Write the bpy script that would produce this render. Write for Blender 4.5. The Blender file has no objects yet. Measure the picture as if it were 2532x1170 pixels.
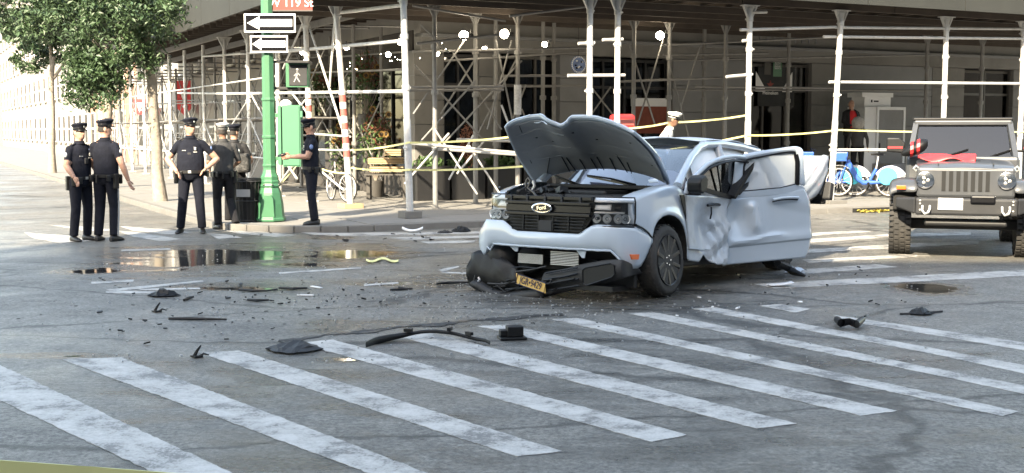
import bpy, bmesh, math, random
import numpy as np
from mathutils import Vector, Matrix, Euler
R = math.radians
rnd = random.Random(7)
scene = bpy.context.scene
COL = scene.collection

# ------------------------------------------------------------------ camera, sky, sun, exposure
FPX, HOR, CAMH = 3000.0, 325.0, 1.67
PITCH = math.atan((585 - HOR) / FPX)
cd = bpy.data.cameras.new('camera')
cam = bpy.data.objects.new('camera', cd)
COL.objects.link(cam)
cam.location = (0, 0, CAMH)
cam.rotation_euler = (R(90) - PITCH, 0, 0)
cd.sensor_width = 36
cd.lens = 36 * FPX / 2532
cd.clip_end = 2000
scene.camera = cam
SUN_EL, SUN_AZ = R(32), R(24)          # azimuth: behind the camera, swung to the left
to_sun = Vector((-math.sin(SUN_AZ) * math.cos(SUN_EL), -math.cos(SUN_AZ) * math.cos(SUN_EL), math.sin(SUN_EL)))
world = bpy.data.worlds.new('World')
scene.world = world
world.use_nodes = True
wn = world.node_tree.nodes
sky = wn.new('ShaderNodeTexSky')
sky.sky_type = 'NISHITA'
sky.sun_disc = False
sky.sun_elevation = SUN_EL
sky.sun_rotation = math.atan2(to_sun.x, to_sun.y)
world.node_tree.links.new(sky.outputs[0], wn['Background'].inputs[0])
wn['Background'].inputs[1].default_value = 0.15
sl = bpy.data.lights.new('sun', 'SUN')
sl.energy = 2.7
sl.angle = R(0.53)
sl.color = (1, .97, .925)
so = bpy.data.objects.new('sun', sl)
COL.objects.link(so)
so.rotation_euler = to_sun.to_track_quat('Z', 'Y').to_euler()
scene.view_settings.view_transform = 'Standard'
scene.view_settings.look = 'None'
scene.view_settings.exposure = 2.7
scene.view_settings.gamma = 1
scene.view_settings.use_white_balance = True
scene.view_settings.white_balance_temperature = 8700
scene.view_settings.white_balance_tint = 8
scene.cycles.max_bounces = 8
scene.cycles.transparent_max_bounces = 16

# ------------------------------------------------------------------ helpers
CAMP = Vector((0, 0, CAMH))
def ray(px, py):
    a = (px - 1266) / FPX; b = -(py - 585) / FPX
    c, s = math.cos(PITCH), math.sin(PITCH)
    return Vector((a, c + b * s, -s + b * c))
def hit(px, py, o, n):
    d = ray(px, py); o = Vector(o); n = Vector(n)
    return CAMP + d * ((o - CAMP).dot(n) / d.dot(n))
def gp(px, py, z=0.0):
    return hit(px, py, (0, 0, z), (0, 0, 1))
def at(px, py, Y):
    return hit(px, py, (0, Y, 0), (0, 1, 0))

class MB:
    def __init__(self): self.v = []; self.f = []; self.mi = []; self.cur = 0
    def add(self, vs, fs):
        n = len(self.v); self.v += [tuple(p) for p in vs]
        for f in fs: self.f.append([i + n for i in f]); self.mi.append(self.cur)
        return self
    def box(self, c, s, rot=None):
        c = Vector(c); pts = []
        for x in (-.5, .5):
            for y in (-.5, .5):
                for z in (-.5, .5):
                    p = Vector((x * s[0], y * s[1], z * s[2]))
                    if rot is not None: p = rot @ p
                    pts.append(c + p)
        return self.add(pts, [(0, 1, 3, 2), (4, 6, 7, 5), (0, 4, 5, 1), (2, 3, 7, 6), (0, 2, 6, 4), (1, 5, 7, 3)])
    def loft(self, rings, caps=True, closed=True):
        n = len(rings[0]); vs = [p for r in rings for p in r]; fs = []
        for i in range(len(rings) - 1):
            for j in range(n if closed else n - 1):
                k = (j + 1) % n
                fs.append((i * n + j, i * n + k, (i + 1) * n + k, (i + 1) * n + j))
        if caps and closed:
            fs.append(tuple(range(n))[::-1]); fs.append(tuple((len(rings) - 1) * n + j for j in range(n)))
        return self.add(vs, fs)
    def tube(self, path, r, n=8, caps=True):
        path = [Vector(p) for p in path]
        rs = r if isinstance(r, (list, tuple)) else [r] * len(path)
        rings = []; prev = None
        for i, p in enumerate(path):
            t = (path[min(i + 1, len(path) - 1)] - path[max(i - 1, 0)]).normalized()
            if prev is None:
                a = Vector((0, 0, 1)) if abs(t.z) < .9 else Vector((1, 0, 0))
                u = t.cross(a).normalized()
            else:
                u = (prev - t * prev.dot(t)).normalized()
            prev = u; w = t.cross(u)
            rings.append([p + (u * math.cos(2 * math.pi * k / n) + w * math.sin(2 * math.pi * k / n)) * rs[i] for k in range(n)])
        return self.loft(rings, caps)
    def cyl(self, p0, p1, r0, r1=None, n=10):
        return self.tube([p0, p1], [r0, r0 if r1 is None else r1], n)
    def bar(self, p0, p1, w, h, up=(0, 0, 1)):
        p0, p1 = Vector(p0), Vector(p1); t = (p1 - p0).normalized(); up = Vector(up)
        if abs(t.dot(up)) > .97: up = Vector((1, 0, 0))
        s = t.cross(up).normalized() * w / 2; u = s.cross(t).normalized() * h / 2
        rg = [[p - s - u, p + s - u, p + s + u, p - s + u] for p in (p0, p1)]
        return self.loft(rg)
    def ell(self, c, r, nu=12, nv=8, rot=None):
        c = Vector(c); rings = []
        for i in range(nv + 1):
            ph = math.pi * (i + .0001) / (nv + .0002) - math.pi / 2; rg = []
            for k in range(nu):
                a = 2 * math.pi * k / nu
                p = Vector((r[0] * math.cos(ph) * math.cos(a), r[1] * math.cos(ph) * math.sin(a), r[2] * math.sin(ph)))
                if rot is not None: p = rot @ p
                rg.append(c + p)
            rings.append(rg)
        return self.loft(rings)
    def lathe(self, c, prof, n=20, axis=(0, 0, 1), sq=None):
        c = Vector(c); q = Vector((0, 0, 1)).rotation_difference(Vector(axis)); rings = []
        for r, z in prof:
            rings.append([c + q @ Vector((r * math.cos(2 * math.pi * (k + .5) / n), r * math.sin(2 * math.pi * (k + .5) / n), z)) for k in range(n)])
        return self.loft(rings)
    def prism(self, pts, off):
        pts = [Vector(p) for p in pts]; off = Vector(off); n = len(pts)
        vs = pts + [p + off for p in pts]
        fs = [tuple(range(n))[::-1], tuple(range(n, 2 * n))] + [(i, (i + 1) % n, n + (i + 1) % n, n + i) for i in range(n)]
        return self.add(vs, fs)
    def grid(self, rows):
        return self.loft(rows, caps=False, closed=False)
    def quad(self, a, b, c, d): return self.add([a, b, c, d], [(0, 1, 2, 3)])
    def build(self, name, mat, parent=None, smooth=None, bevel=0, sub=0, solid=0, local=False, off=0):
        me = bpy.data.meshes.new(name)
        vs = self.v
        o = bpy.data.objects.new(name, me)
        if parent is not None:
            o.parent = parent
            if not local:
                inv = wmat(parent).inverted(); vs = [tuple(inv @ Vector(p)) for p in vs]
        me.from_pydata(vs, [], self.f)
        for m in (mat if isinstance(mat, (list, tuple)) else [mat]): me.materials.append(m)
        me.polygons.foreach_set('material_index', self.mi)
        bm = bmesh.new(); bm.from_mesh(me)
        if not solid: bmesh.ops.recalc_face_normals(bm, faces=bm.faces)
        bm.to_mesh(me); bm.free()
        if smooth is not None:
            me.polygons.foreach_set('use_smooth', [True] * len(me.polygons))
            me.set_sharp_from_angle(angle=R(smooth))
        me.update()
        if solid:
            m = o.modifiers.new('solid', 'SOLIDIFY'); m.thickness = solid; m.offset = off
        if bevel:
            m = o.modifiers.new('bevel', 'BEVEL'); m.width = bevel; m.segments = 2; m.limit_method = 'ANGLE'
        if sub:
            m = o.modifiers.new('sub', 'SUBSURF'); m.levels = sub; m.render_levels = sub
        COL.objects.link(o)
        return o

def wmat(o):
    m = Matrix.Translation(o.location) @ o.rotation_euler.to_matrix().to_4x4() @ Matrix.Diagonal(Vector(o.scale).to_4d())
    return m if o.parent is None else wmat(o.parent) @ m
def tag(o, label=None, cat=None, group=None, kind=None):
    if label: o['label'] = label
    if cat: o['category'] = cat
    if group: o['group'] = group
    if kind: o['kind'] = kind
    return o
def empty(name, label, cat, loc=(0, 0, 0), rz=0, group=None):
    o = bpy.data.objects.new(name, None); COL.objects.link(o)
    o.location = loc; o.rotation_euler = (0, 0, rz); o.empty_display_size = .2
    return tag(o, label, cat, group)
def inst(name, src, parent, loc, rot=(0, 0, 0), scale=(1, 1, 1)):
    """a copy of a piece sharing its mesh, placed in world space under its parent"""
    o = src.copy(); o.name = name; COL.objects.link(o); o.parent = parent
    m = Matrix.Translation(loc) @ Euler(rot).to_matrix().to_4x4() @ Matrix.Diagonal(Vector(scale).to_4d())
    o.matrix_local = (wmat(parent).inverted() @ m) if parent else m
    return o
def resamp(poly, n):
    poly = [Vector(p) for p in poly]
    L = [0]
    for a, b in zip(poly, poly[1:]): L.append(L[-1] + (b - a).length)
    out = []
    for i in range(n):
        t = L[-1] * i / (n - 1); k = 0
        while k < len(L) - 2 and L[k + 1] < t: k += 1
        d = L[k + 1] - L[k]
        out.append(poly[k].lerp(poly[k + 1], 0 if d == 0 else (t - L[k]) / d))
    return out
def copy_tree(o, parent=None):
    c = o.copy(); COL.objects.link(c)
    if parent: c.parent = parent
    for ch in list(o.children): copy_tree(ch, c)
    return c

# ------------------------------------------------------------------ materials
def new_mat(name):
    m = bpy.data.materials.new(name); m.use_nodes = True
    nt = m.node_tree; b = nt.nodes['Principled BSDF']
    return m, nt, b
def mat(name, col, rough=.6, metal=0, var=.12, scale=8, bump=.0, bscale=60, coat=0, spec=.5, dirt=0, dirtcol=(.05, .045, .04)):
    m, nt, b = new_mat(name); L = nt.links.new
    b.inputs['Roughness'].default_value = rough; b.inputs['Metallic'].default_value = metal
    b.inputs['Coat Weight'].default_value = coat; b.inputs['Coat Roughness'].default_value = .06
    b.inputs['Specular IOR Level'].default_value = spec
    tc = nt.nodes.new('ShaderNodeTexCoord')
    nz = nt.nodes.new('ShaderNodeTexNoise'); nz.inputs['Scale'].default_value = scale; nz.inputs['Detail'].default_value = 6
    L(tc.outputs['Object'], nz.inputs['Vector'])
    mx = nt.nodes.new('ShaderNodeMix'); mx.data_type = 'RGBA'
    mx.inputs[6].default_value = (*[c * (1 - var) for c in col], 1); mx.inputs[7].default_value = (*[min(1, c * (1 + var)) for c in col], 1)
    L(nz.outputs['Fac'], mx.inputs[0]); out = mx.outputs[2]
    if dirt:
        n2 = nt.nodes.new('ShaderNodeTexNoise'); n2.inputs['Scale'].default_value = scale * .35; n2.inputs['Detail'].default_value = 9; n2.inputs['Roughness'].default_value = .7
        L(tc.outputs['Object'], n2.inputs['Vector'])
        cr = nt.nodes.new('ShaderNodeValToRGB'); cr.color_ramp.elements[0].position = .5; cr.color_ramp.elements[1].position = .75
        cr.color_ramp.elements[1].color = (dirt, dirt, dirt, 1)
        L(n2.outputs['Fac'], cr.inputs[0])
        m2 = nt.nodes.new('ShaderNodeMix'); m2.data_type = 'RGBA'; m2.inputs[7].default_value = (*dirtcol, 1)
        L(cr.outputs[0], m2.inputs[0]); L(out, m2.inputs[6]); out = m2.outputs[2]
    L(out, b.inputs['Base Color'])
    if bump:
        n3 = nt.nodes.new('ShaderNodeTexNoise'); n3.inputs['Scale'].default_value = bscale; n3.inputs['Detail'].default_value = 5
        L(tc.outputs['Object'], n3.inputs['Vector'])
        bp = nt.nodes.new('ShaderNodeBump'); bp.inputs['Strength'].default_value = bump; bp.inputs['Distance'].default_value = .02
        L(n3.outputs['Fac'], bp.inputs['Height']); L(bp.outputs[0], b.inputs['Normal'])
    return m
def emis(name, col, st):
    m, nt, b = new_mat(name); b.inputs['Base Color'].default_value = (*col, 1)
    b.inputs['Emission Color'].default_value = (*col, 1); b.inputs['Emission Strength'].default_value = st
    return m
def glass(name, tint=(.6, .65, .7), refl=.25, rough=.02):
    m = bpy.data.materials.new(name); m.use_nodes = True; nt = m.node_tree; L = nt.links.new
    nt.nodes.remove(nt.nodes['Principled BSDF']); out = nt.nodes['Material Output']
    g = nt.nodes.new('ShaderNodeBsdfGlossy'); g.inputs['Roughness'].default_value = rough
    t = nt.nodes.new('ShaderNodeBsdfTransparent'); t.inputs['Color'].default_value = (*tint, 1)
    fr = nt.nodes.new('ShaderNodeFresnel'); fr.inputs['IOR'].default_value = 1.5
    ad = nt.nodes.new('ShaderNodeMath'); ad.operation = 'ADD'; ad.use_clamp = True; ad.inputs[1].default_value = refl
    mx = nt.nodes.new('ShaderNodeMixShader')
    L(fr.outputs[0], ad.inputs[0]); L(ad.outputs[0], mx.inputs[0]); L(t.outputs[0], mx.inputs[1]); L(g.outputs[0], mx.inputs[2])
    L(mx.outputs[0], out.inputs['Surface'])
    return m

WET = []
for px, py, hw, hh, g in ((520, 634, 350, 44, 1.25), (860, 628, 190, 32, 1.2), (240, 668, 150, 24, .9), (830, 806, 160, 20, .75), (858, 890, 110, 12, 1.1), (1080, 800, 330, 16, .6), (2290, 712, 130, 20, 1.7), (1010, 700, 230, 16, .8), (600, 712, 300, 14, .75), (760, 655, 260, 12, 1.0), (600, 960, 560, 90, .30), (1750, 900, 620, 90, .26), (2000, 1090, 560, 60, .34), (900, 1120, 500, 50, .25), (1450, 690, 420, 60, .5), (170, 882, 230, 14, .8), (1480, 742, 330, 24, .75), (815, 586, 80, 9, .9), (1700, 760, 260, 12, .5)):
    c = gp(px, py); e = gp(px + hw, py); n_ = gp(px, py - hh); WET.append((c.x, c.y, abs(e.x - c.x), abs(n_.y - c.y), g))
def asphalt_mat():
    m, nt, b = new_mat('asphalt'); L = nt.links.new
    tc = nt.nodes.new('ShaderNodeTexCoord')
    def noise(s, d=8, r=.6, vec=None):
        n = nt.nodes.new('ShaderNodeTexNoise'); n.inputs['Scale'].default_value = s; n.inputs['Detail'].default_value = d; n.inputs['Roughness'].default_value = r
        L(vec or tc.outputs['Object'], n.inputs['Vector']); return n
    def ramp(src, p0, c0, p1, c1):
        r = nt.nodes.new('ShaderNodeValToRGB'); e = r.color_ramp.elements
        e[0].position = p0; e[0].color = (*c0, 1); e[1].position = p1; e[1].color = (*c1, 1); L(src, r.inputs[0]); return r
    def mix(f, a, c, mode='MIX'):
        x = nt.nodes.new('ShaderNodeMix'); x.data_type = 'RGBA'; x.blend_type = mode
        if isinstance(f, float): x.inputs[0].default_value = f
        else: L(f, x.inputs[0])
        L(a, x.inputs[6]); L(c, x.inputs[7]); return x.outputs[2]
    big = noise(.35, 5); fine = noise(26, 8, .92); med = noise(5, 9, .7)
    c1 = ramp(big.outputs['Fac'], .35, (.122, .118, .111), .7, (.195, .189, .178))
    c2 = ramp(fine.outputs['Fac'], .42, (.34, .34, .34), .60, (1.8, 1.79, 1.75))
    c3 = ramp(med.outputs['Fac'], .35, (.70, .70, .70), .65, (1.2, 1.2, 1.18))
    col = mix(1.0, c1.outputs[0], c2.outputs[0], 'MULTIPLY'); col = mix(1.0, col, c3.outputs[0], 'MULTIPLY')
    # tar lines and cracks
    mp = nt.nodes.new('ShaderNodeMapping'); mp.inputs['Scale'].default_value = (.22, .5, 1); mp.inputs['Rotation'].default_value = (0, 0, .2)
    L(tc.outputs['Object'], mp.inputs['Vector'])
    warp = noise(1.3, 5); 
    va = nt.nodes.new('ShaderNodeVectorMath'); va.operation = 'MULTIPLY_ADD'; va.inputs[1].default_value = (.25, .25, 0)
    L(warp.outputs['Color'], va.inputs[0]); L(mp.outputs[0], va.inputs[2])
    vo = nt.nodes.new('ShaderNodeTexVoronoi'); vo.feature = 'DISTANCE_TO_EDGE'; vo.inputs['Scale'].default_value = .8
    L(va.outputs[0], vo.inputs['Vector'])
    ck = ramp(vo.outputs['Distance'], .004, (.35, .35, .35), .014, (1, 1, 1))
    col = mix(1.0, col, ck.outputs[0], 'MULTIPLY')
    # damp patches and standing water, each an ellipse on the ground broken up by noise
    def math_(op, a, c=None, clamp=False):
        n = nt.nodes.new('ShaderNodeMath'); n.operation = op; n.use_clamp = clamp
        for i, v in enumerate((a, c)):
            if v is None: continue
            if isinstance(v, (int, float)): n.inputs[i].default_value = v
            else: L(v, n.inputs[i])
        return n.outputs[0]
    acc = None
    for (x, y, rx, ry, g) in WET:
        s1 = nt.nodes.new('ShaderNodeVectorMath'); s1.operation = 'SUBTRACT'; s1.inputs[1].default_value = (x, y, 0); L(tc.outputs['Object'], s1.inputs[0])
        s2 = nt.nodes.new('ShaderNodeVectorMath'); s2.operation = 'MULTIPLY'; s2.inputs[1].default_value = (1 / rx, 1 / ry, 0); L(s1.outputs[0], s2.inputs[0])
        s3 = nt.nodes.new('ShaderNodeVectorMath'); s3.operation = 'LENGTH'; L(s2.outputs[0], s3.inputs[0])
        v = math_('MULTIPLY', math_('SUBTRACT', 1.0, s3.outputs['Value']), g); acc = v if acc is None else math_('MAXIMUM', acc, v)
    sx = nt.nodes.new('ShaderNodeMapping'); sx.inputs['Scale'].default_value = (.55, 1.5, 1); L(tc.outputs['Object'], sx.inputs['Vector'])
    wn_ = noise(1.5, 9, .68, sx.outputs[0]); tot = math_('ADD', acc, math_('MULTIPLY', math_('SUBTRACT', wn_.outputs['Fac'], .5), 2.4))
    damp = math_('MULTIPLY', math_('SUBTRACT', tot, .0), 3.0, True); pud = math_('MULTIPLY', math_('SUBTRACT', tot, .62), 9.0, True)
    dk = nt.nodes.new('ShaderNodeMapRange'); dk.inputs[3].default_value = 1.0; dk.inputs[4].default_value = .5; L(damp, dk.inputs[0])
    dk2 = nt.nodes.new('ShaderNodeMapRange'); dk2.inputs[3].default_value = 1.0; dk2.inputs[4].default_value = .45; L(pud, dk2.inputs[0])
    vm = nt.nodes.new('ShaderNodeVectorMath'); vm.operation = 'SCALE'; L(col, vm.inputs[0]); L(math_('MULTIPLY', dk.outputs[0], dk2.outputs[0]), vm.inputs['Scale'])
    col = vm.outputs[0]
    L(col, b.inputs['Base Color'])
    wet = noise(.55, 6, .6)
    rr = ramp(wet.outputs['Fac'], .38, (.30, .30, .30), .62, (.65, .65, .65)); rm_ = nt.nodes.new('ShaderNodeMix'); rm_.inputs[3].default_value = .26; L(damp, rm_.inputs[0]); L(rr.outputs[0], rm_.inputs[2])
    rp_ = nt.nodes.new('ShaderNodeMix'); rp_.inputs[3].default_value = .045; L(pud, rp_.inputs[0]); L(rm_.outputs[0], rp_.inputs[2]); L(rp_.outputs[0], b.inputs['Roughness'])
    b.inputs['Specular IOR Level'].default_value = .5
    bp = nt.nodes.new('ShaderNodeBump'); L(math_('SUBTRACT', .8, math_('MULTIPLY', pud, .79)), bp.inputs['Strength']); bp.inputs['Distance'].default_value = .014
    L(fine.outputs['Fac'], bp.inputs['Height'])
    bp2 = nt.nodes.new('ShaderNodeBump'); L(math_('SUBTRACT', .35, math_('MULTIPLY', pud, .33)), bp2.inputs['Strength']); bp2.inputs['Distance'].default_value = .03
    L(med.outputs['Fac'], bp2.inputs['Height']); L(bp.outputs[0], bp2.inputs['Normal']); L(bp2.outputs[0], b.inputs['Normal'])
    return m
def marking_mat():
    m, nt, b = new_mat('road_paint'); L = nt.links.new
    tc = nt.nodes.new('ShaderNodeTexCoord')
    n = nt.nodes.new('ShaderNodeTexNoise'); n.inputs['Scale'].default_value = 3.0; n.inputs['Detail'].default_value = 12; n.inputs['Roughness'].default_value = .78
    n2 = nt.nodes.new('ShaderNodeTexNoise'); n2.inputs['Scale'].default_value = 60; n2.inputs['Detail'].default_value = 4; n2.inputs['Roughness'].default_value = .8
    L(tc.outputs['Object'], n.inputs['Vector']); L(tc.outputs['Object'], n2.inputs['Vector'])
    ad = nt.nodes.new('ShaderNodeMath'); ad.operation = 'MULTIPLY_ADD'; ad.inputs[1].default_value = .35
    L(n2.outputs['Fac'], ad.inputs[0]); L(n.outputs['Fac'], ad.inputs[2])
    r = nt.nodes.new('ShaderNodeValToRGB'); e = r.color_ramp.elements
    e[0].position = .585; e[0].color = (.14, .138, .134, 1); e[1].position = .77; e[1].color = (.45, .44, .42, 1)
    k = r.color_ramp.elements.new(.65); k.color = (.32, .312, .295, 1)
    L(ad.outputs[0], r.inputs[0]); L(r.outputs[0], b.inputs['Base Color'])
    b.inputs['Roughness'].default_value = .6
    bp = nt.nodes.new('ShaderNodeBump'); bp.inputs['Strength'].default_value = .4; bp.inputs['Distance'].default_value = .01
    L(n2.outputs['Fac'], bp.inputs['Height']); L(bp.outputs[0], b.inputs['Normal'])
    return m
def puddle_mat(name='puddle_water', rough=.05, col=.02, bump=.05):
    m, nt, b = new_mat(name); L = nt.links.new
    b.inputs['Base Color'].default_value = (col, col, col * 1.02, 1); b.inputs['Specular IOR Level'].default_value = .6
    tc = nt.nodes.new('ShaderNodeTexCoord')
    n = nt.nodes.new('ShaderNodeTexNoise'); n.inputs['Scale'].default_value = 1.6; n.inputs['Detail'].default_value = 8; n.inputs['Roughness'].default_value = .65
    L(tc.outputs['Object'], n.inputs['Vector'])
    r = nt.nodes.new('ShaderNodeMapRange'); r.inputs[1].default_value = .45; r.inputs[2].default_value = .65; r.inputs[3].default_value = rough; r.inputs[4].default_value = rough * 5
    L(n.outputs['Fac'], r.inputs[0]); L(r.outputs[0], b.inputs['Roughness'])
    n2 = nt.nodes.new('ShaderNodeTexNoise'); n2.inputs['Scale'].default_value = 40; L(tc.outputs['Object'], n2.inputs['Vector'])
    bp = nt.nodes.new('ShaderNodeBump'); bp.inputs['Strength'].default_value = bump; bp.inputs['Distance'].default_value = .01
    L(n2.outputs['Fac'], bp.inputs['Height']); L(bp.outputs[0], b.inputs['Normal'])
    return m

M = dict(
 asphalt=asphalt_mat(), paintline=marking_mat(), puddle=puddle_mat(), wet=puddle_mat('wet_asphalt', .24, .05, .25), crackwet=puddle_mat('wet_crack', .38, .022, .5),
 concrete=mat('concrete', (.20, .194, .184), .85, var=.2, scale=3, bump=.2, bscale=90, dirt=.5, dirtcol=(.16, .15, .13)),
 kerb=mat('kerb_stone', (.15, .145, .135), .8, var=.2, scale=5, bump=.25, bscale=70, dirt=.6, dirtcol=(.1, .09, .08)),
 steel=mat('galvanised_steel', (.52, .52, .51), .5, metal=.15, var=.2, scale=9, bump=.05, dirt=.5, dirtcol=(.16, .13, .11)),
 steel2=mat('shaded_steel', (.21, .206, .20), .6, metal=.2, var=.2, scale=9, dirt=.5, dirtcol=(.10, .08, .07)),  # darker copy of the steel, shade put into the colour of inner pipes
 redtape=mat('red_band', (.40, .10, .085), .6),
 whitetape=mat('white_band', (.7, .7, .7), .6),
 wood=mat('deck_timber', (.055, .042, .034), .85, var=.35, scale=4, bump=.2),
 plank=mat('pale_timber', (.34, .25, .15), .8, var=.25, scale=6, bump=.1),
 hoarding=mat('dark_hoarding', (.022, .024, .022), .8, var=.3, scale=2),
 stone=mat('grey_limestone', (.20, .194, .184), .85, var=.16, scale=1.5, bump=.15, bscale=40, dirt=.55, dirtcol=(.07, .065, .06)),
 stone2=mat('grey_panel', (.215, .218, .222), .75, var=.1, scale=2, bump=.05, dirt=.3, dirtcol=(.07, .07, .07)),
 pale=mat('pale_facade', (.23, .215, .20), .85, var=.1, scale=1, bump=.1),
 brownstone=mat('brownstone', (.30, .17, .12), .85, var=.2, scale=2, bump=.2),
 brick=mat('red_brick', (.22, .06, .04), .85, var=.3, scale=9, bump=.2),
 darkframe=mat('dark_metal_frame', (.018, .018, .019), .45),
 bronze=mat('bronze_frame', (.075, .07, .065), .5, metal=.3),
 shopglass=glass('shop_glass', (.22, .23, .23), .0, .06),
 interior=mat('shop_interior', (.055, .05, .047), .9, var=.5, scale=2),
 dark=mat('dark_void', (.012, .012, .012), .9),
 paint=mat('pale_car_paint', (.40, .475, .55), .34, var=.03, scale=3, coat=1.0, bump=.03, bscale=9, dirt=.16, dirtcol=(.35, .33, .31)),
 dullpaint=mat('pale_matt_roof_paint', (.50, .55, .60), .55, var=.06, scale=4, dirt=.5, dirtcol=(.30, .29, .27)),  # roof coat made paler and matt to imitate sun on it
 crumple=mat('crumpled_car_paint', (.40, .45, .50), .4, var=.06, scale=6, coat=.6, bump=.35, bscale=12, dirt=.7, dirtcol=(.20, .19, .18)),
 hoodliner=mat('hood_underside', (.235, .25, .265), .6, var=.18, scale=5, bump=.15, bscale=14),
 blackpl=mat('black_plastic', (.0075, .008, .0088), .5, var=.35, scale=5, bump=.08, spec=.3, dirt=.35, dirtcol=(.03, .028, .026)),
 greypl=mat('grey_plastic', (.022, .023, .025), .6, var=.3, scale=5, spec=.35, dirt=.5, dirtcol=(.06, .056, .052)),
 gloss=mat('gloss_black', (.006, .006, .007), .3, spec=.35),
 chrome=mat('chrome', (.75, .76, .78), .14, metal=1, var=.05),
 alu=mat('radiator_aluminium', (.45, .46, .48), .4, metal=.6, var=.1),
 lampwhite=mat('white_for_chrome', (.84, .86, .88), .25, metal=.0, var=.12, scale=20), lampgrey=mat('lamp_housing', (.05, .052, .056), .3, var=.6, scale=14), dullglass=glass('dark_windscreen', (.20, .22, .24), .04, .04),  # headlamp trim: plain white colour replaces the bright reflections of chrome
 lens=glass('lamp_lens', (1, 1, 1), .0, .03),
 windshield=glass('windshield_glass', (.42, .46, .58), .30, .03),
 windowg=glass('side_window_glass', (.62, .66, .70), .18, .03),
 amber=mat('amber_lens', (.75, .12, .02), .3),
 rubber=mat('tyre_rubber', (.026, .025, .024), .8, var=.25, scale=10, bump=.2, bscale=40, dirt=.7, dirtcol=(.075, .068, .06)),
 rim=mat('dark_alloy', (.034, .032, .031), .42, metal=.4, var=.2, dirt=.3, dirtcol=(.09, .08, .07)),
 airbag=mat('airbag_cloth', (.85, .85, .84), .9, var=.06, scale=5, bump=.3, bscale=8),
 seat=mat('seat_cloth', (.05, .05, .055), .9),
 plate=mat('gold_plate', (.62, .40, .12), .45, var=.15, scale=12),
 navy=mat('navy_ink', (.02, .022, .06), .5),
 boxgreen=mat('box_green_enamel', (.052, .185, .105), .45, var=.06, scale=4),
 polegreen=mat('green_enamel', (.040, .15, .078), .42, var=.1, scale=4, bump=.05, dirt=.25, dirtcol=(.04, .10, .06)),
 uniform=mat('navy_uniform', (.0065, .008, .0145), .9, var=.4, scale=14, bump=.9, bscale=11, spec=.25),
 greyshirt=mat('grey_uniform', (.045, .045, .046), .9, var=.3, scale=14, bump=.9, bscale=11, spec=.3),
 blacktr=mat('charcoal_trousers', (.009, .009, .011), .9, var=.4, scale=14, bump=.9, bscale=11, spec=.3),
 oppwall=mat('grey_brick_wall', (.16, .155, .15), .85, var=.2, scale=2),
 whiteshirt=mat('white_shirt', (.75, .74, .70), .85, var=.08, scale=14, bump=.2, bscale=18),
 redshirt=mat('red_shirt', (.62, .025, .03), .85, var=.15, scale=14, bump=.2, bscale=18),
 blackcl=mat('black_jacket', (.012, .012, .014), .8, var=.3, scale=14, bump=.25, bscale=18),
 skin=mat('skin', (.42, .235, .17), .6, var=.12, scale=12),
 skin2=mat('deeper_skin', (.22, .115, .075), .6, var=.12, scale=12),
 hair=mat('dark_hair', (.02, .016, .013), .8, var=.4, scale=40),
 greyhair=mat('grey_hair', (.32, .30, .27), .95, var=.4, scale=30, bump=.8, bscale=40),
 leather=mat('black_leather', (.010, .010, .010), .4, var=.2),
 shoe=mat('shoe_leather', (.012, .011, .011), .45),
 silver=mat('silver_badge', (.75, .75, .72), .3, metal=.7),
 greycap=mat('grey_cap', (.30, .30, .30), .8),
 whitecap=mat('white_cap', (.72, .72, .68), .7),
 camo=mat('mottled_bag', (.02, .02, .02), .8, var=.4, scale=22, dirt=.95, dirtcol=(.22, .21, .20)),
 bark=mat('bark', (.24, .21, .175), .9, var=.6, scale=9, bump=.7, bscale=25, dirt=.5, dirtcol=(.12, .10, .08)),
 leaf=mat('leaf', (.040, .075, .032), .5, var=.75, scale=2.6),
 leaf2=mat('plant_leaf', (.05, .10, .03), .55, var=.5, scale=4),
 petal=mat('sunflower_petal', (.17, .095, .02), .7), petalo=mat('orange_bloom', (.16, .06, .035), .8, var=.4, scale=14),
 seedc=mat('sunflower_centre', (.03, .017, .008), .9),
 yellow=mat('yellow_tape', (.70, .66, .30), .5, var=.08, scale=3),
 white=mat('white_enamel', (.72, .73, .74), .45, var=.05),
 signred=mat('sign_brown_red', (.22, .028, .020), .5), signw=mat('sign_white', (.80, .80, .80), .5), signk=mat('sign_black', (.007, .007, .009), .9, spec=.1),
 red=mat('red_enamel', (.52, .03, .035), .4, var=.1), 
 bikeblue=mat('bike_blue', (.03, .11, .42), .35, var=.1), cyan=mat('cyan_decal', (.03, .55, .75), .4),
 bikegrey=mat('bike_grey', (.45, .46, .48), .4), tyrewhite=mat('pale_rim', (.62, .62, .62), .4),
 jeep=mat('grey_jeep_paint', (.048, .052, .058), .36, coat=.4, var=.08, dirt=.4, dirtcol=(.085, .082, .078)), milky=mat('milky_crazed_glass', (.50, .54, .57), .25, var=.12, scale=6, bump=.1),
 bulb=emis('lit_bulb', (1, .97, .9), 14), clearglass=glass('clear_globe', (.95, .95, .95), .06),
 greenglow=mat('green_paint_sign', (.10, .22, .14), .6), artblue=mat('blue_art', (.12, .18, .34), .6, var=.9, scale=16),
)
M['milky'].node_tree.nodes['Principled BSDF'].inputs['Alpha'].default_value = .6
# ------------------------------------------------------------------ frame of the street corner
C0 = Vector((-1.86, 22.0, 0)); EF = Vector((.891, .454, 0)); ES = Vector((-.454, .891, 0)); UP = Vector((0, 0, 1))
YAW = math.atan2(.454, .891); SW = .10
def W(s, d, z=0): return C0 + EF * s + ES * d + UP * z
def sd(p): q = Vector(p) - C0; return q.dot(EF), q.dot(ES), q.z
def fhit(px, py, d): return hit(px, py, W(0, d), ES)      # on a plane parallel to the shop front
def shit(px, py, s): return hit(px, py, W(s, 0), EF)      # on a plane parallel to the side street

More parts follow.
